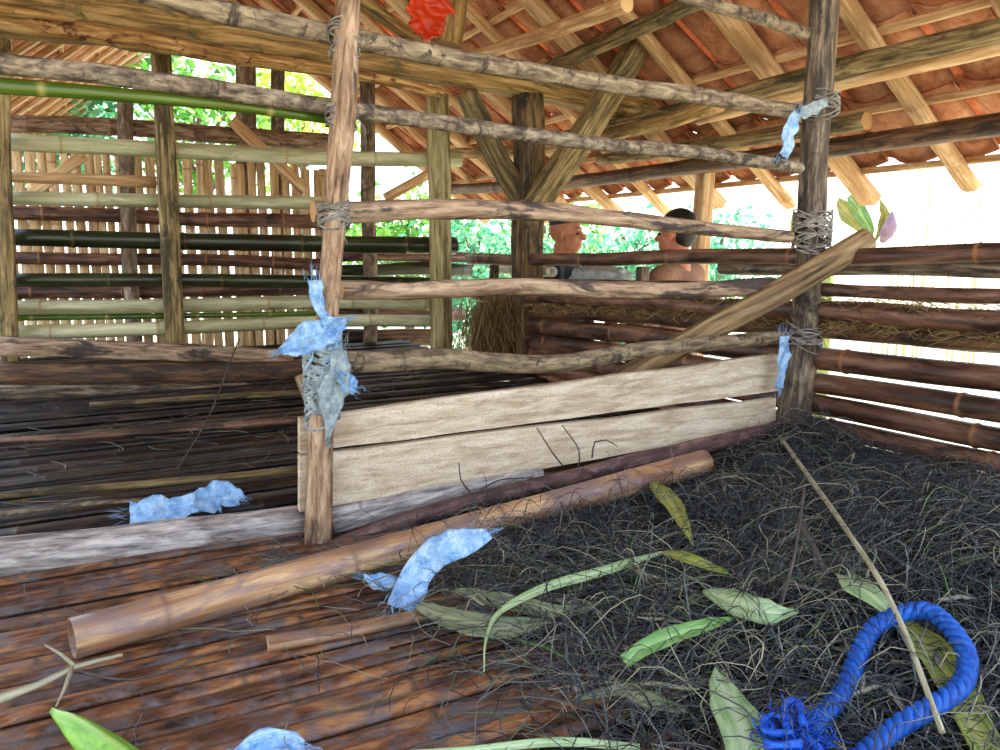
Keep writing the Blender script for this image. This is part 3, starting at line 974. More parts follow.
# ---- straw heap
def hump(u, v):
    e = 0.62 + 0.10 * noise.noise(V3((v * 3, 0, 1)))
    t = max(0.0, min(1.0, (u - e) / 1.15)); t = t * t * (3 - 2 * t)
    h = t * (0.045 + 0.080 * math.exp(-((u - 2.1) / 0.25) ** 2 - ((v - 1.9) / 0.28) ** 2) + 0.13 * math.exp(-((u - 1.45) / 0.55) ** 2 - ((v - 0.8) / 0.45) ** 2))
    fp = max(0.0, min(1.0, (v - 1.58) / 0.2)) * max(0.0, min(1.0, (1.95 - u) / 0.3))
    h *= 1 - 0.75 * fp
    h += (1 - 0.7 * fp) * 0.016 * noise.noise(V3((u * 5, v * 5, 0))) * t ** 0.5 + 0.009 * noise.noise(V3((u * 17, v * 17, 3))) * t ** 0.5
    return h - 0.012


bm = newbm()
nu, nv = 90, 80
lt = bm.verts.layers.float['tint']
gr = []
for i in range(nu + 1):
    row = []
    for j in range(nv + 1):
        u = 0.45 + (2.25 - 0.45) * i / nu; v = 0.32 + (1.93 - 0.32) * j / nv
        x = bm.verts.new((u, v, hump(u, v))); x[lt] = 0.05 + 0.2 * R.random()
        row.append(x)
    gr.append(row)
for i in range(nu):
    for j in range(nv):
        bm.faces.new((gr[i][j], gr[i + 1][j], gr[i + 1][j + 1], gr[i][j + 1]))
heap = tag(obj('litter_heap', bm, M['soil'], origin=(1.4, 1.1, 0)), 'dark heap of dung and trodden straw filling the right front corner of the pen', 'straw heap', kind='stuff')


def blades(bm, n, pick, zf, lmin, lmax, w, tints, lift=0.03, flat=False):
    for _ in range(n):
        u, v = pick()
        a = R.uniform(0, 2 * math.pi)
        L = R.uniform(lmin, lmax)
        k = 5
        da = R.uniform(-1.6, 1.6) / k
        z0 = R.uniform(0.0, lift)
        tl = R.uniform(-0.01, 0.03) if R.random() < 0.8 else R.uniform(0.02, 0.09)
        if flat: tl = R.uniform(0, 0.006)
        pts = []
        x, y = u, v
        for i in range(k + 1):
            base = zf(x, y)
            if base is None: break
            pts.append(V3((x, y, base + 0.004 + z0 + tl * math.sin(i / k * 2.2) + R.uniform(-.003, .003))))
            x += math.cos(a) * L / k; y += math.sin(a) * L / k; a += da + R.uniform(-.35, .35)
        if len(pts) > 2:
            strand(bm, pts, w * R.uniform(0.5, 1.3), R.choice(tints) + R.uniform(-0.06, 0.06))


def zheap(u, v):
    if u > 2.24 or v > 1.86 or v < 0.34 or u < 0.4: return None
    return max(0.012, hump(u, v))


def pick_heap():
    while True:
        u, v = R.uniform(0.58, 2.22), R.uniform(0.36, 1.84)
        if v > 1.66 and u < 1.8 and R.random() < 0.85: continue
        if R.random() < 0.25 + 0.75 * min(1, (u - 0.55) / 0.35): return u, v


bm = newbm()
blades(bm, 15000, pick_heap, zheap, 0.03, 0.17, 0.0010, [0.1, 0.2, 0.28, 0.35, 0.42, 0.5, 0.58, 0.62, 0.65, 0.7, 0.4, 0.78, 0.86, 0.55])
blades(bm, 650, pick_heap, zheap, 0.08, 0.28, 0.0014, [0.5, 0.62, 0.72, 0.8, 0.88, 0.95], 0.045)


def pick_near():
    while True:
        u, v = R.gauss(1.0, 0.25), R.gauss(1.0, 0.28)
        if 0.6 < u < 1.7 and 0.4 < v < 1.6: return u, v


blades(bm, 900, pick_near, zheap, 0.05, 0.22, 0.0013, [0.6, 0.7, 0.78, 0.84, 0.9, 0.94, 1.0], 0.02)
for _ in range(260):
    u, v = pick_near() if R.random() < 0.7 else pick_heap()
    a = R.uniform(0, 6.28); L = R.uniform(0.03, 0.12)
    p = V3((u, v, max(0.012, hump(u, v)) + R.uniform(0.006, 0.024)))
    d_ = V3((math.cos(a), math.sin(a), R.uniform(-.1, .25)))
    strand(bm, [p, p + d_ * L * 0.4 + V3((0, 0, .006)), p + d_ * L * 0.8, p + d_ * L], R.uniform(0.0025, 0.006), R.choice([0.55, 0.7, 0.8, 0.88, 0.93, 1.0, 0.35]), 4)
straw = obj('straw', bm, M['straw'], heap); straw['kind'] = 'stuff'


def zfl(u, v):
    return 0.014 if u < 2.2 else None


bm = newbm()


def pick_a():
    while True:
        u, v = R.gauss(0.62, 0.14), R.uniform(0.75, 1.6)
        if u < 0.95: return u, v


blades(bm, 420, pick_a, zfl, 0.04, 0.20, 0.0010, [0.2, 0.4, 0.6, 0.7, 0.8, 0.88, 1.0], 0.02, True)
blades(bm, 90, lambda: (R.uniform(0.22, 0.55), R.uniform(1.5, 1.72)), zfl, 0.03, 0.14, 0.0011, [0.3, 0.6, 0.8, 1.0, 1.0], 0.02, True)
blades(bm, 110, lambda: (R.uniform(-0.5, 0.5), R.uniform(0.8, 1.9)), zfl, 0.02, 0.10, 0.0010, [0.3, 0.6, 0.8], 0.004, True)
blades(bm, 420, lambda: (R.uniform(-1.2, 2.0), R.uniform(2.1, 4.4)), lambda u, v: 0.03, 0.04, 0.22, 0.0015, [0.1, 0.3, 0.6, 0.75, 0.88], 0.02, True)
tag(obj('loose_straw', bm, M['straw'], origin=(0.5, 1.5, 0)), 'thin scatter of straw wisps over the slatted floor', 'straw', kind='stuff')

# hay caught on the fences
bm = newbm()
for _ in range(1500):
    v = R.uniform(0.6, 4.4); za, zb, ro = R.choice([(0.523, 0.420, 0.033), (0.455, 0.335, 0.03), (0.455, 0.335, 0.03)])
    z = za + (zb - za) * (v - 0.4) / 4.2 + ro * (0.97 + 0.35 * (v - 0.4) / 4.2) + 0.004
    p = V3((UR - R.uniform(0.0, 0.045), v, z + R.uniform(-.01, .01)))
    pts = [p]
    a = R.choice([1, -1])
    for i in range(4):
        p = p + V3((R.uniform(-.012, .006), a * R.uniform(0.004, 0.03), R.uniform(-.016, .010))); pts.append(p)
    strand(bm, pts, 0.0016, R.random())
tag(obj('hay_wisps', bm, M['hay'], origin=(UR, 2.4, 0.5)), 'dry hay wisps caught between the upper poles of the side fence', 'hay', kind='stuff')
bm = newbm()
cc = at(493, 318, v=4.1)
for _ in range(1400):
    p = cc + V3((R.gauss(0, 0.085), R.gauss(0, 0.06), R.gauss(-0.01, 0.09)))
    pts = [p]
    d = V3((R.uniform(-.02, .02), R.uniform(-.02, .02), -R.uniform(.01, .045)))
    for i in range(4):
        p = p + d + V3((R.uniform(-.008, .008), R.uniform(-.008, .008), R.uniform(-.01, .006))); pts.append(p)
    strand(bm, pts, 0.0022, R.random() * 0.8)
tag(obj('hay_tuft', bm, M['hay']), 'shaggy tuft of hay hanging beside the corner post', 'hay', kind='stuff')


# ---- leaves, stalks and twigs lying on the heap
def hz(x, y, dz=0.02, it=6):
    """point where the photo pixel meets the heap surface, raised by dz"""
    z = 0.1
    for _ in range(it):
        p = at(x, y, z=z)
        z = max(0.012, hump(p.x, p.y)) + dz
    return at(x, y, z=z)


def leaf(name, px, wpx, mat, label, cat='leaf', dz=0.07, **k):
    P = [hz(x, y, dz if i not in (0, len(px) - 1) else dz * 0.8) for i, (x, y) in enumerate(px)]
    W = [rad(P[min(len(P) - 1, round(i / (len(wpx) - 1) * (len(P) - 1)))], w) for i, w in enumerate(wpx)]
    kk = dict(up=(-0.3, -0.62, 0.72)); kk.update(k)
    bm = newbm(); ribbon(bm, P, W, **kk)
    return tag(obj(name, bm, M[mat]), label, cat)


leaf('broad_leaf', [(702, 592), (730, 600), (762, 611), (798, 612)], [2, 22, 34, 26, 3], 'leafpale', 'pale ragged leaf lying on the straw in the middle of the heap', ragged=0.35, fold=0.12, wave=0.008)
leaf('folded_leaf', [(624, 662), (650, 645), (690, 630), (734, 618)], [14, 18, 16, 12, 3], 'leafgreen', 'fresh green folded leaf under the pale ragged leaf', fold=0.5, ragged=0.15, wave=0.004)
leaf('broad_leaf', [(716, 668), (728, 700), (742, 730), (752, 775)], [2, 29, 46, 48, 36], 'leafpale', 'pale pointed leaf beside the frayed rope knot', fold=0.1, ragged=0.1, wave=0.006, dz=0.055)
leaf('torn_leaf', [(842, 574), (858, 588), (880, 604), (905, 628)], [16, 30, 22, 6], 'leafpale', 'small torn leaf just above the rope loop', fold=0.2, ragged=0.3, wave=0.008)
leaf('banana_leaf', [(896, 612), (925, 645), (955, 690), (990, 765)], [6, 40, 48, 40, 34], 'leafolive', 'long yellowing leaf blade passing under the rope loop', fold=0.25, ragged=0.08, wave=0.003, dz=0.038, up=(0, -0.3, 0.95))
leaf('broad_leaf', [(652, 482), (668, 500), (682, 522), (693, 545)], [6, 22, 24, 14, 2], 'leafolive', 'spotted leaf beside the far end of the bamboo pole', fold=0.2, ragged=0.15, wave=0.005)
leaf('dry_leaf', [(662, 552), (690, 560), (728, 573)], [6, 14, 12, 3], 'leafolive', 'narrow olive leaf strip at the end of the pale grass blade', fold=0.3, ragged=0.2, wave=0.004)
leaf('dry_leaf', [(418, 606), (455, 620), (500, 628), (552, 622)], [10, 22, 24, 20, 4], 'leafgrey', 'dried grey-green leaf below the draped blue rag', fold=0.25, ragged=0.2, wave=0.006, dz=0.025)
leaf('dry_leaf', [(455, 590), (500, 602), (560, 612), (610, 602)], [4, 16, 18, 10, 3], 'leafgrey', 'curled dull leaf behind the dried grey-green leaf', fold=0.4, ragged=0.25, wave=0.006, dz=0.03)
leaf('grass_blade', [(484, 672), (486, 640), (500, 612), (545, 588), (600, 572), (664, 552)], [1, 4, 9, 11, 10, 3], 'leafpale', 'long pale curved grass blade arching over the heap edge', cat='grass blade', fold=0.15, dz=0.06)
leaf('grass_blade', [(400, 752), (470, 750), (560, 742), (640, 748)], [2, 8, 9, 8], 'leafpale', 'pale grass blade along the bottom of the frame', cat='grass blade', fold=0.2, dz=0.02)
leaf('dry_leaf', [(575, 700), (620, 690), (650, 702), (690, 712)], [3, 14, 18, 4], 'leafgrey', 'crumpled grey leaf on the slats left of the pale pointed leaf', fold=0.35, ragged=0.3, wave=0.01, dz=0.03)
# green sheath, bottom left
P = [at(52, 709, z=0.03), at(85, 722, z=0.045), at(150, 770, z=0.05)]
bm = newbm(); ribbon(bm, P, [rad(P[0], 6), rad(P[0], 30), rad(P[1], 44), rad(P[2], 40)], fold=-0.55, curl=-0.3, th=0.004, wave=0.002)
tag(obj('leaf_sheath', bm, M['leafstub']), 'bright green cut leaf sheath on the slats in the bottom corner', 'leaf')
P = [at(30, 700, z=0.02), at(55, 710, z=0.03)]


def stick(name, pts, w, mat, label, branches=(), cat='stick', **k):
    bm = newbm(); sweep(bm, pts, w[0], w[1], seg=7, step=0.03, **k)
    for b in branches: sweep(bm, b, w[0] * 0.6, w[1] * 0.5, seg=6, step=0.03, **k)
    return tag(obj(name, bm, M[mat]), label, cat)


a, b = hz(780, 437, 0.05), hz(942, 732, 0.07)
stick('straw_stalk', [a, hz(850, 535, 0.09), hz(895, 610, 0.10), b], (0.007, 0.004), 'stalk', 'long pale stalk slanting across the heap and over the rope', wob=0.08)
stick('dark_stick', [hz(800, 520, 0.10), hz(815, 550, 0.06), hz(830, 584, 0.02)], (0.007, 0.005), 'twig', 'short dark stick poking out of the heap', wob=0.1)
stick('thin_twig', [hz(806, 490, 0.16), hz(796, 560, 0.10), hz(775, 625, 0.05), hz(742, 660, 0.03)], (0.003, 0.003), 'twig', 'thin upright twig beside the short dark stick', wob=0.1, bend=0.01)
p = [at(-12, 703, z=0.022), at(40, 684, z=0.024), at(75, 667, z=0.026), at(122, 655, z=0.022)]
stick('branched_twig', p, (0.007, 0.003), 'stalk', 'pale forked twig on the slats left of the bamboo pole end', branches=([at(75, 667, z=0.026), at(62, 655, z=0.03), at(45, 645, z=0.03)], [at(72, 668, z=0.026), at(64, 690, z=0.022), at(56, 706, z=0.02)]), wob=0.15)
p = [at(78, 672, z=0.022), at(130, 680, z=0.02), at(175, 668, z=0.02), at(205, 655, z=0.02)]
stick('vine_stem', p, (0.0025, 0.002), 'twig', 'thin grey vine stem curling over the front slats', wob=0.1)
# rootlets standing at the foot of the planks
for px, lab in (([(470, 492), (461, 480), (459, 463)], 'dark rootlet at the plank foot, nearest the left post'), ([(480, 490), (500, 480), (530, 478), (545, 480)], 'low arching rootlet along the plank foot'),
                ([(563, 466), (552, 452), (537, 428)], 'straight dark rootlet slanting against the planks'), ([(578, 468), (579, 450), (562, 425)], 'curved dark rootlet taller than the slanting one'),
                ([(592, 458), (595, 442), (606, 440), (617, 446)], 'hooked rootlet nearest the bamboo pole end')):
    P = [at(x, y, v=1.80) for x, y in px]
    bm = newbm(); sweep(bm, P, 0.0028, 0.0014, seg=6, step=0.02, wob=0.1)
    tag(obj('rootlet', bm, M['twig']), lab, 'twig')


# ---- blue rags
def rag(name, px, wpx, label, z=None, v=None, pts=None, mat='cloth', parent=None, cat='rag', fringe=14, part_label=None, **k):
    P = pts or [at(x, y, z=z) if z is not None else at(x, y, v=v) for x, y in px]
    W = [rad(P[min(len(P) - 1, round(i / (len(wpx) - 1) * (len(P) - 1)))], w) for i, w in enumerate(wpx)]
    bm = newbm()
    kw = dict(fold=0.15, ragged=0.45, wave=0.02, cross=11, step=0.008, th=0.002); kw.update(k)
    ribbon(bm, P, W, **kw)
    for e in (0, -1):
        d = (P[e] - P[1 if e == 0 else -2]).normalized()
        for _ in range(fringe):
            q = P[e] + V3((R.uniform(-1, 1), R.uniform(-1, 1), R.uniform(-.4, .6))) * max(W[e], 0.006)
            s = [q]
            for i in range(3):
                q = q + d * R.uniform(.004, .012) + V3((R.uniform(-.005, .005), R.uniform(-.005, .005), R.uniform(-.005, .005))); s.append(q)
            strand(bm, s, 0.0008, 0.5)
    o = obj(name, bm, M[mat], parent, label=part_label)
    return o if parent else tag(o, label, cat)


rag('blue_rag', [(130, 517), (150, 515), (175, 510), (196, 506)], [24, 30, 26, 20], 'crumpled blue rag on the rear floor, left one of the pair behind the grey log', z=0.06, fold=0.3, up=(-0.3, -0.8, 0.5))
rag('blue_rag', [(188, 504), (208, 499), (224, 496), (241, 500)], [14, 28, 30, 10], 'crumpled blue rag on the rear floor, right one of the pair behind the grey log', z=0.06, fold=0.3, up=(-0.3, -0.8, 0.5))
rag('blue_rag', [(237, 756), (262, 744), (285, 741), (302, 748)], [16, 26, 26, 14], 'blue rag on the front slats cut off by the bottom of the frame', z=0.03, up=(-0.3, -0.6, 0.7))
P = [at(490, 533, z=0.13), at(456, 543, z=0.13), at(430, 556, z=0.10), at(414, 578, z=0.055), at(402, 606, z=0.03)]
rag('blue_rag', None, [12, 28, 32, 32, 32, 34, 30], 'pale blue rag draped down over the long tan bamboo pole', pts=P, up=(-0.4, -0.7, 0.6), wave=0.008, ragged=0.12, fold=-0.25)
P = [at(366, 578, z=0.03), at(382, 582, z=0.03), at(400, 584, z=0.03)]
rag('blue_rag', None, [9, 16, 20, 14], 'small dark blue scrap peeping out beside the draped rag', pts=P)
# rags tied around the left post
vv = VP_ - 0.075
rag('tied_rag', [(281, 352), (300, 342), (322, 331), (346, 322)], [10, 28, 32, 24, 10], 'frayed blue rag knotted around the left partition post', v=vv, up=(0, -1, 0.2), wave=0.03)
rag('tied_rag', [(314, 280), (316, 296), (322, 312), (330, 326)], [16, 14, 10, 12], 'narrow blue strip rising from the knot on the left post', v=VP_ - 0.07, up=(0, -1, 0), wave=0.012)
rag('tied_rag', [(340, 350), (338, 372), (332, 400), (328, 440)], [14, 24, 30, 14, 4], 'faded blue-grey wrapping hanging down the left post over the plank end', v=VP_ - 0.075, mat='clothold', up=(0, -1, 0), wave=0.02)
rag('tied_rag', [(340, 376), (348, 384), (356, 388)], [12, 20, 14], 'small bright blue tuft on the left post beside the lowest rail', v=VP_ - 0.08, up=(0, -1, 0), wave=0.02)
c = at(322, 366, v=VP_ - 0.02)
lashing('wrapping', c, rad(c, 35), 0.10, 'clothold', pf, 26, 0.35, 0.0042, 10)
c = at(324, 342, v=VP_ - 0.02)
lashing('wrapping', c, rad(c, 33), 0.035, 'cloth', pf, 10, 0.3, 0.0045, 5)
c = at(322, 402, v=VP_ - 0.02)
lashing('wrapping', c, rad(c, 32), 0.07, 'clothold', pf, 14, 0.35, 0.004, 8)
# rags on the right post
rag('tied_rag', [(797, 112), (790, 128), (787, 142), (781, 156)], [10, 18, 20, 12], 'blue rag dangling from the upper lashing on the right post', v=1.86, up=(0, -1, 0), wave=0.012)
rag('tied_rag', [(828, 102), (815, 108), (800, 114)], [8, 12, 12], 'blue-grey strip wound around the upper right post above the dangling rag', v=1.865, mat='clothold', up=(0, -1, 0), wave=0.008)
rag('tied_rag', [(784, 336), (783, 352), (781, 370), (779, 388)], [12, 16, 13, 8], 'blue rag hanging beside the plank ends on the right post', v=1.86, up=(0, -1, 0), wave=0.012)

# ---- orange bag under the roof
P = [at(436, -14, v=3.7), at(428, 6, v=3.7), at(424, 22, v=3.7), at(420, 38, v=3.7)]
rag('plastic_bag', None, [30, 48, 42, 20], 'orange plastic bag stuffed under the tiles above the tie beam', pts=P, mat='orange', cat='bag', up=(0, -1, 0), wave=0.05, fold=0.3, th=0.004, fringe=0)

# ---- blue rope
rp_px = [(798, 742), (822, 716), (845, 688), (858, 655), (872, 630), (898, 615), (928, 611), (952, 630), (967, 657), (962, 684), (940, 702), (915, 716), (890, 732), (862, 756)]
rp_dz = [0.04, 0.04, 0.045, 0.05, 0.06, 0.07, 0.075, 0.075, 0.075, 0.075, 0.07, 0.065, 0.05, 0.04]
RP = [hz(x, y, d) for (x, y), d in zip(rp_px, rp_dz)]
RP.append(RP[-1] + (RP[-1] - RP[-2]) * 1.5)
path = [p for p, _ in catmull(RP, 0.004)]
rr = rad(RP[6], 18)
bm = newbm()
for k in range(3):
    pts = []
    s = 0
    for i, p in enumerate(path):
        a = path[max(0, i - 1)]; b = path[min(len(path) - 1, i + 1)]
        if i: s += (p - path[i - 1]).length
        tg = (b - a).normalized(); sd = tg.cross(V3((0, 0, 1))).normalized(); u2 = sd.cross(tg)
        an = 2 * math.pi * (s / 0.050 + k / 3)
        pts.append(p + (sd * math.cos(an) + u2 * math.sin(an)) * rr * 0.56)
    lrr = rr * 0.50
    sweep(bm, pts, lrr, lrr, seg=8, step=0.0035, wob=0.0)
rope = tag(obj('nylon_rope', bm, M['rope']), 'thick twisted blue nylon rope looped on the straw heap', 'rope')
bm = newbm()
kcs = [hz(776, 738, 0.055), hz(793, 730, 0.06), hz(810, 740, 0.05), hz(795, 752, 0.055)]
for _ in range(520):
    d = V3((R.gauss(0, 1), R.gauss(0, 1), R.gauss(0.1, 0.4))).normalized()
    p = R.choice(kcs) + V3((R.gauss(0, .008), R.gauss(0, .008), R.uniform(-.006, .012)))
    pts = [p]
    L = R.uniform(0.02, 0.055)
    for i in range(6):
        d = (d + V3((R.gauss(0, .5), R.gauss(0, .5), R.gauss(0, .4)))).normalized()
        p = p + d * L / 6
        p.z = max(p.z, hump(p.x, p.y) + 0.004)
        pts.append(p)
    strand(bm, pts, 0.0012, 0.5)
for px in ([(790, 735), (768, 735), (762, 722), (775, 718), (790, 724)], [(785, 728), (784, 708), (793, 702), (802, 710), (803, 728)], [(800, 745), (775, 750), (765, 745)], [(800, 735), (815, 748), (822, 760)]):
    P = [hz(x, y, 0.075) for x, y in px]
    for q in range(2):
        sweep(bm, [p + V3((R.uniform(-.004, .004), R.uniform(-.004, .004), R.uniform(0, .006))) for p in P], 0.0042, 0.004, seg=7, step=0.006)
obj('frayed_knot', bm, M['fray'], rope, label='fluffy frayed blue knot at the rope end')

# ---- things outside the side fence
P = [V3((2.55, 3.75, 0.60)), V3((3.6, 4.2, 0.60))]
a = at(553, 272, u=2.42); b = a + V3((0.04, 0.7, 0.0))
bm = newbm(); sweep(bm, [a, b], 0.030, 0.030, seg=18, step=0.1, wob=0, hollow=0.72)
tag(obj('plastic_pipe', bm, M['pipe']), 'open-ended white plastic pipe outside the side fence beside the corner post', 'pipe')
c = at(600, 277, u=2.52)
bm = newbm()
bmesh.ops.create_icosphere(bm, subdivisions=4, radius=1.0)
for v in bm.verts:
    d = v.co.normalized(); k = 1 + 0.25 * noise.noise(d * 2.2) + 0.12 * noise.noise(d * 6)
    v.co = V3((d.x * 0.10, d.y * 0.24, d.z * 0.07)) * k + c
tag(obj('cloth_bundle', bm, M['ash']), 'pale grey bundle lying beyond the side fence between the two people', 'bundle')
bm = newbm(); cz = c.z - 0.075
tb = thing('trestle_table', (c.x, c.y, -0.88), 'rough pole trestle carrying the grey bundle outside the side fence', 'table')
bm.free()
for (du, dv) in ((-0.07, -0.2), (0.07, -0.2), (-0.07, 0.2), (0.07, 0.2)):
    bm = newbm(); sweep(bm, [V3((c.x + du, c.y + dv, -0.9)), V3((c.x + du, c.y + dv, cz - 0.02))], 0.03, 0.03, step=0.3)
    obj('leg', bm, M['brown'], tb)
bm = newbm(); sweep(bm, [V3((c.x, c.y - 0.26, cz - 0.005)), V3((c.x, c.y + 0.26, cz - 0.005))], 0.11, 0.11, sq=True, asp=0.12, step=0.2, wob=0.0)
obj('tabletop', bm, M['brown'], tb)


# ---- people beyond the fence
def ell(bm, c, r, rot=None, seg=2):
    m = Matrix.Translation(c) @ (rot.to_matrix().to_4x4() if rot else Matrix.Identity(4)) @ Matrix.Diagonal((r[0], r[1], r[2], 1))
    bmesh.ops.create_icosphere(bm, subdivisions=seg + 1, radius=1.0, matrix=m)


def limb(bm, a, b, ra, rb, n=8):
    for i in range(n + 1):
        t = i / n
        ell(bm, V3(a).lerp(V3(b), t), (ra + (rb - ra) * t,) * 3, None, 1)


def remesh(o, vs, it=6):
    r = o.modifiers.new('remesh', 'REMESH'); r.mode = 'VOXEL'; r.voxel_size = vs; r.use_smooth_shade = True
    s = o.modifiers.new('smooth', 'SMOOTH'); s.factor = 0.5; s.iterations = it


def person(loc, face, hgt, label, shirt, short_hair, sleeve, tiltd=0.0):
    """face: heading of the gaze (radians, 0 = +X); hgt total height standing on the ground"""
    root = thing('person', loc, label, 'person')
    k = hgt / 1.72
    X = V3((math.cos(face), math.sin(face), 0)); Y = V3((-math.sin(face), math.cos(face), 0)); Z = V3((0, 0, 1))
    L = V3(loc)
    q = Quaternion(Z, face)
    def w(f, s, z): return L + (X * f + Y * s + Z * z) * k
    def e(bm, f, s, z, rf, rs, rz): ell(bm, w(f, s, z), (rf * k, rs * k, rz * k), q)
    def l(bm, a, b, ra, rb): limb(bm, w(*a), w(*b), ra * k, rb * k)
    b = newbm()
    e(b, -0.010, 0, 1.630, 0.098, 0.076, 0.092)      # skull
    e(b, 0.030, 0, 1.560, 0.066, 0.058, 0.070)        # face
    e(b, 0.055, 0, 1.512, 0.034, 0.036, 0.026)        # chin
    e(b, 0.020, 0, 1.530, 0.062, 0.056, 0.045)        # jaw
    e(b, 0.080, 0, 1.628, 0.018, 0.055, 0.014)        # brow
    limb(b, w(0.085, 0, 1.615), w(0.116, 0, 1.572), 0.010 * k, 0.015 * k)
    e(b, 0.104, 0.013, 1.570, 0.010, 0.009, 0.008); e(b, 0.104, -0.013, 1.570, 0.010, 0.009, 0.008)
    e(b, 0.088, 0, 1.540, 0.014, 0.026, 0.008); e(b, 0.086, 0, 1.528, 0.013, 0.022, 0.008)
    for s in (1, -1):
        e(b, 0.058, s * 0.042, 1.575, 0.026, 0.020, 0.022)   # cheek
        e(b, -0.008, s * 0.080, 1.590, 0.018, 0.010, 0.031)  # ear
        e(b, 0.000, s * 0.084, 1.566, 0.010, 0.007, 0.012)
    l(b, (-0.02, 0, 1.52), (-0.03, 0, 1.40), 0.056, 0.062)    # neck
    e(b, -0.02, 0, 1.28, 0.105, 0.165, 0.14); e(b, -0.01, 0, 1.08, 0.095, 0.145, 0.15); e(b, -0.01, 0, 0.94, 0.105, 0.155, 0.10)
    l(b, (-0.03, -0.17, 1.385), (-0.03, 0.17, 1.385), 0.052, 0.052)
    for s in (1, -1):
        sh, el, wr = (-0.02, s * 0.195, 1.375), (0.02, s * 0.235, 1.10), (0.20, s * 0.19, 0.95)
        l(b, sh, el, 0.050, 0.038); l(b, el, wr, 0.038, 0.026)
        pm = (0.255, s * 0.175, 0.92)
        l(b, wr, pm, 0.028, 0.034)
        for i, (off, ln) in enumerate(((-0.030, 0.07), (-0.010, 0.078), (0.010, 0.074), (0.028, 0.058))):
            p0_ = (pm[0] + 0.015, pm[1] + off, pm[2]); p1_ = (pm[0] + 0.015 + ln * 0.6, pm[1] + off * 1.2, pm[2] - 0.012); p2_ = (pm[0] + ln * 0.85, pm[1] + off * 1.2, pm[2] - 0.045)
            l(b, p0_, p1_, 0.0100, 0.0095); l(b, p1_, p2_, 0.0095, 0.0085)
        l(b, (pm[0] - 0.02, pm[1] - s * 0.03, pm[2]), (pm[0] + 0.04, pm[1] - s * 0.062, pm[2] - 0.01), 0.012, 0.010)
        l(b, (0, s * 0.09, 0.90), (0.01, s * 0.095, 0.48), 0.082, 0.055); l(b, (0.01, s * 0.095, 0.48), (-0.02, s * 0.10, 0.09), 0.054, 0.036)
        l(b, (-0.03, s * 0.10, 0.045), (0.14, s * 0.115, 0.03), 0.042, 0.030)
    body = obj('body', b, M['skin'], root); remesh(body, 0.0075 * k, 3)
    for s in (1, -1):
        eb = newbm(); e(eb, 0.083, s * 0.032, 1.600, 0.009, 0.011, 0.007)
        obj('eye', eb, M['hair'], body)
    h = newbm()
    e(h, -0.020, 0, 1.650, 0.100, 0.083, 0.088) if not short_hair else e(h, -0.016, 0, 1.668, 0.094, 0.074, 0.066)
    if not short_hair:
        e(h, -0.055, 0, 1.600, 0.062, 0.070, 0.075)
        for s in (1, -1):
            e(h, 0.010, s * 0.062, 1.635, 0.030, 0.018, 0.035)
    hair = obj('hair', h, M['hair'], root); remesh(hair, 0.008, 4)
    c_ = newbm()
    e(c_, -0.02, 0, 1.28, 0.118, 0.180, 0.15); e(c_, -0.01, 0, 1.08, 0.108, 0.160, 0.16); e(c_, -0.01, 0, 0.95, 0.118, 0.168, 0.10)
    l(c_, (-0.03, -0.17, 1.385), (-0.03, 0.17, 1.385), 0.062, 0.062)
    for s in (1, -1):
        l(c_, (-0.02, s * 0.195, 1.375), (0.0, s * 0.215, 1.25), 0.064, 0.062)
        if sleeve: l(c_, (0.0, s * 0.215, 1.25), (0.02, s * 0.235, 1.10), 0.060, 0.056)
    sh_ = obj('shirt', c_, M[shirt], root); remesh(sh_, 0.014, 5)
    t_ = newbm()
    e(t_, -0.01, 0, 0.92, 0.118, 0.168, 0.09)
    for s in (1, -1):
        l(t_, (0, s * 0.09, 0.90), (0.01, s * 0.095, 0.48), 0.096, 0.074); l(t_, (0.01, s * 0.095, 0.48), (-0.02, s * 0.10, 0.10), 0.072, 0.062)
    tr = obj('trousers', t_, M['trouser'], root); remesh(tr, 0.015, 5)
    return root


d = math.radians
h1 = at(566, 234, u=2.78); h2 = at(676, 232, v=3.55)
# gaze: left man towards the right of the photo and slightly to the camera; right man turned away to the left
person(V3((h1.x, h1.y, -0.9)), d(-50), (h1.z + 0.9) / 1.60 * 1.72, 'person in dark clothes, head in profile, standing right of the corner post', 'shirtdark', True, True)
person(V3((h2.x, h2.y, -0.9)), d(112), (h2.z + 0.9) / 1.61 * 1.72, 'black-haired person in a dusty brown shirt standing by the slim eave post', 'shirttan', False, True)


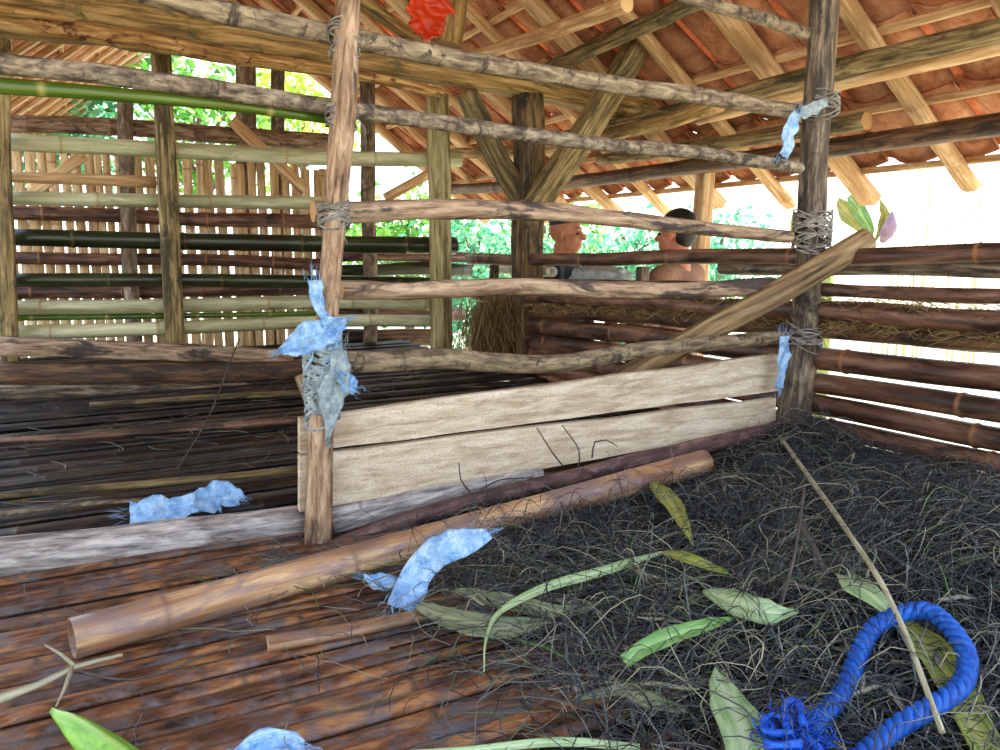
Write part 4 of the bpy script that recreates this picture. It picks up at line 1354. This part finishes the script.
# ---- trees beyond the pens
def tree(name, base, trunk_h, crown_c, crown_r, n, mat, label, leaf_l=0.16, group=None, stems=1):
    root = thing(name, base, label, 'tree', group)
    B = V3(base)
    bm = newbm()
    for s_ in range(stems):
        o_ = V3((R.uniform(-.3, .3), R.uniform(-.3, .3), 0)) if stems > 1 else V3()
        top = V3(crown_c) + o_ * 1.5 + V3((0, 0, crown_r[2] * 0.4))
        sweep(bm, [B + o_, B.lerp(top, 0.5) + V3((R.uniform(-.1, .1), R.uniform(-.1, .1), 0)), top], 0.09 if stems == 1 else 0.035, 0.03 if stems == 1 else 0.012, step=0.3, bend=0.08)
        for _ in range(5 if stems == 1 else 2):
            a = B.lerp(top, R.uniform(0.45, 0.9)); b = V3(crown_c) + V3((R.uniform(-1, 1) * crown_r[0], R.uniform(-1, 1) * crown_r[1], R.uniform(-.5, 1) * crown_r[2])) * 0.8
            sweep(bm, [a, a.lerp(b, 0.5) + V3((0, 0, 0.1)), b], 0.025, 0.008, seg=7, step=0.3, bend=0.05)
    obj('trunk', bm, M['trunk'], root)
    bm = newbm()
    lt = bm.verts.layers.float['tint']
    cl = []
    for _ in range(22):
        d_ = V3((R.gauss(0, 1), R.gauss(0, 1), R.gauss(0, 1))).normalized()
        cl.append(V3(crown_c) + V3((d_.x * crown_r[0], d_.y * crown_r[1], d_.z * crown_r[2])) * R.uniform(0.4, 1.0))
    for _ in range(n):
        c_ = R.choice(cl)
        p = c_ + V3((R.gauss(0, 1) * crown_r[0], R.gauss(0, 1) * crown_r[1], R.gauss(0, 1) * crown_r[2])) * 0.22
        p.z = max(p.z, -0.85)
        a = V3((R.gauss(0, 1), R.gauss(0, 1), R.gauss(0, 0.6) - 0.4)).normalized()
        sd = a.cross(V3((R.gauss(0, 1), R.gauss(0, 1), R.gauss(0, 1)))).normalized()
        Ll = leaf_l * R.uniform(0.6, 1.3); ww = Ll * 0.26
        nn = a.cross(sd) * ww * 0.3
        tt = R.random()
        vs = [p, p + a * Ll * 0.45 + sd * ww + nn, p + a * Ll, p + a * Ll * 0.45 - sd * ww + nn, p + a * Ll * 0.5]
        bv = [bm.verts.new(x) for x in vs]
        for x in bv: x[lt] = tt
        bm.faces.new((bv[0], bv[1], bv[4])); bm.faces.new((bv[1], bv[2], bv[4])); bm.faces.new((bv[2], bv[3], bv[4])); bm.faces.new((bv[3], bv[0], bv[4]))
    obj('foliage', bm, M[mat], root)
    return root


def gp(x, dist):
    """ground point dist metres away in the direction of photo column x"""
    d_ = ray(x, 250); d_.z = 0; d_.normalize()
    p = V3((CAM.x, CAM.y, 0)) + d_ * dist; p.z = -0.9
    return p


for (x, dist, hz_, cr, n, mt, lab, lf) in (
        (40, 12.0, 2.4, (1.3, 1.3, 1.1), 1500, 'fol2', 'blue-green tree beyond the left end of the slat wall', 0.2),
        (205, 11.5, 2.3, (1.0, 1.0, 1.0), 900, 'fol1', 'green tree seen above the middle of the slat wall', 0.2),
        (310, 13.5, 2.9, (1.2, 1.2, 1.0), 700, 'fol3', 'yellow-green tree at the right end of the slat wall', 0.2),
        (410, 13.0, 0.9, (1.2, 1.2, 1.1), 1300, 'fol1', 'leafy bush in the opening between left post and middle fence', 0.22),
        (478, 10.5, 0.3, (0.7, 0.7, 1.1), 900, 'fol2', 'slender blue-green bush left of the corner post', 0.18),
        (545, 14.5, 0.7, (1.2, 1.2, 1.2), 1000, 'fol1', 'light green bush behind the profile head', 0.22),
        (625, 12.0, 0.5, (1.1, 1.1, 1.0), 1000, 'fol2', 'blue-green bush between the two people', 0.2),
        (722, 14.0, 0.6, (0.9, 0.9, 0.8), 500, 'fol2', 'thin bush right of the slim eave post', 0.2)):
    b = gp(x, dist)
    tree('leafy_tree', b, 1.5, (b.x, b.y, hz_), cr, n * 2, mt, lab, lf * 0.72, None)
for (x, dist, lab) in ((905, 13.0, 'row of faint bare saplings out in the bright yard, left clump'), (965, 12.0, 'row of faint bare saplings out in the bright yard, right clump')):
    b = gp(x, dist)
    root = thing('sapling', b, lab, 'sapling')
    bm = newbm()
    for _ in range(9):
        o_ = V3((R.uniform(-.5, .5), R.uniform(-.5, .5), 0))
        sweep(bm, [b + o_, b + o_ + V3((R.uniform(-.2, .2), R.uniform(-.2, .2), 2.8))], 0.014, 0.006, seg=6, step=0.4, bend=0.05)
    obj('stems', bm, M['bpale'], root)

# banana plant with leaf and purple flower by the right post
b = gp(826, 7.0)
bp = thing('banana_plant', b, 'banana plant with yellow-green leaves and a purple bud outside right of the dark post', 'plant')
bm = newbm(); sweep(bm, [b, V3((b.x, b.y, 0.5))], 0.09, 0.07, step=0.2)
obj('stem', bm, M['leafolive'], bp)
dd = 7.0
pp = lambda x, y: at(x, y, u=b.x)
for px, wd in (([(868, 236), (858, 222), (846, 210), (838, 200)], [4, 16, 20, 6]), ([(872, 238), (868, 224), (858, 208), (850, 196)], [4, 14, 16, 6]), ([(876, 240), (884, 226), (886, 214), (880, 200)], [3, 9, 10, 3]), ([(790, 236), (796, 226), (794, 212)], [5, 13, 4])):
    P = [pp(x, y) for x, y in px]
    bm = newbm(); ribbon(bm, P, [rad(P[0], w) for w in wd], fold=0.2, step=0.05, th=0.004, up=(-1, 0, 0.2), wave=0.03)
    obj('leaf', bm, M['leafolive' if wd[1] != 14 else 'leafgreen'], bp)
bm = newbm(); P = [pp(892, 212), pp(890, 226), pp(882, 242)]
sweep(bm, P, rad(P[0], 10), rad(P[0], 18), step=0.05, rfun=lambda t: math.sin(0.25 + t * 2.6))
obj('flower_bud', bm, m_plain('purple banana bud', '#7a6478', 0.6, 0.3, 0.2, '#94808c', 20), bp, label='purple banana bud')

# ------------------------------------------------------------------ light
w = bpy.data.worlds.new('world'); sc.world = w; w.use_nodes = True
nt = w.node_tree; nt.nodes.clear()
wo = nt.nodes.new('ShaderNodeOutputWorld'); bg = nt.nodes.new('ShaderNodeBackground')
tc = nt.nodes.new('ShaderNodeTexCoord'); sp = nt.nodes.new('ShaderNodeSeparateXYZ'); rp = nt.nodes.new('ShaderNodeValToRGB')
nt.links.new(tc.outputs['Generated'], sp.inputs[0]); nt.links.new(sp.outputs[2], rp.inputs[0])
e = rp.color_ramp.elements
e[0].position = 0.0; e[0].color = (1, 0.99, 0.96, 1)
e[1].position = 1.0; e[1].color = (0.42, 0.62, 1.0, 1)
m = e.new(0.25); m.color = (0.82, 0.92, 1.0, 1)
nt.links.new(rp.outputs[0], bg.inputs[0]); bg.inputs[1].default_value = 1.7
nt.links.new(bg.outputs[0], wo.inputs[0])
sl = bpy.data.lights.new('sun', 'SUN'); sl.energy = 9.0; sl.angle = math.radians(2); sl.color = (1, 0.965, 0.91)
so = bpy.data.objects.new('sun', sl); C.objects.link(so)
so.location = (6, 8, 8)
so.rotation_euler = V3((-0.55, -0.25, -1.0)).to_track_quat('-Z', 'Y').to_euler()

sc.view_settings.view_transform = 'Standard'
sc.view_settings.look = 'None'
sc.view_settings.gamma = 1.0
sc.view_settings.use_curve_mapping = False
sc.view_settings.exposure = 0.97
sc.cycles.use_denoising = True
sc.cycles.max_bounces = 8
sc.cycles.diffuse_bounces = 6
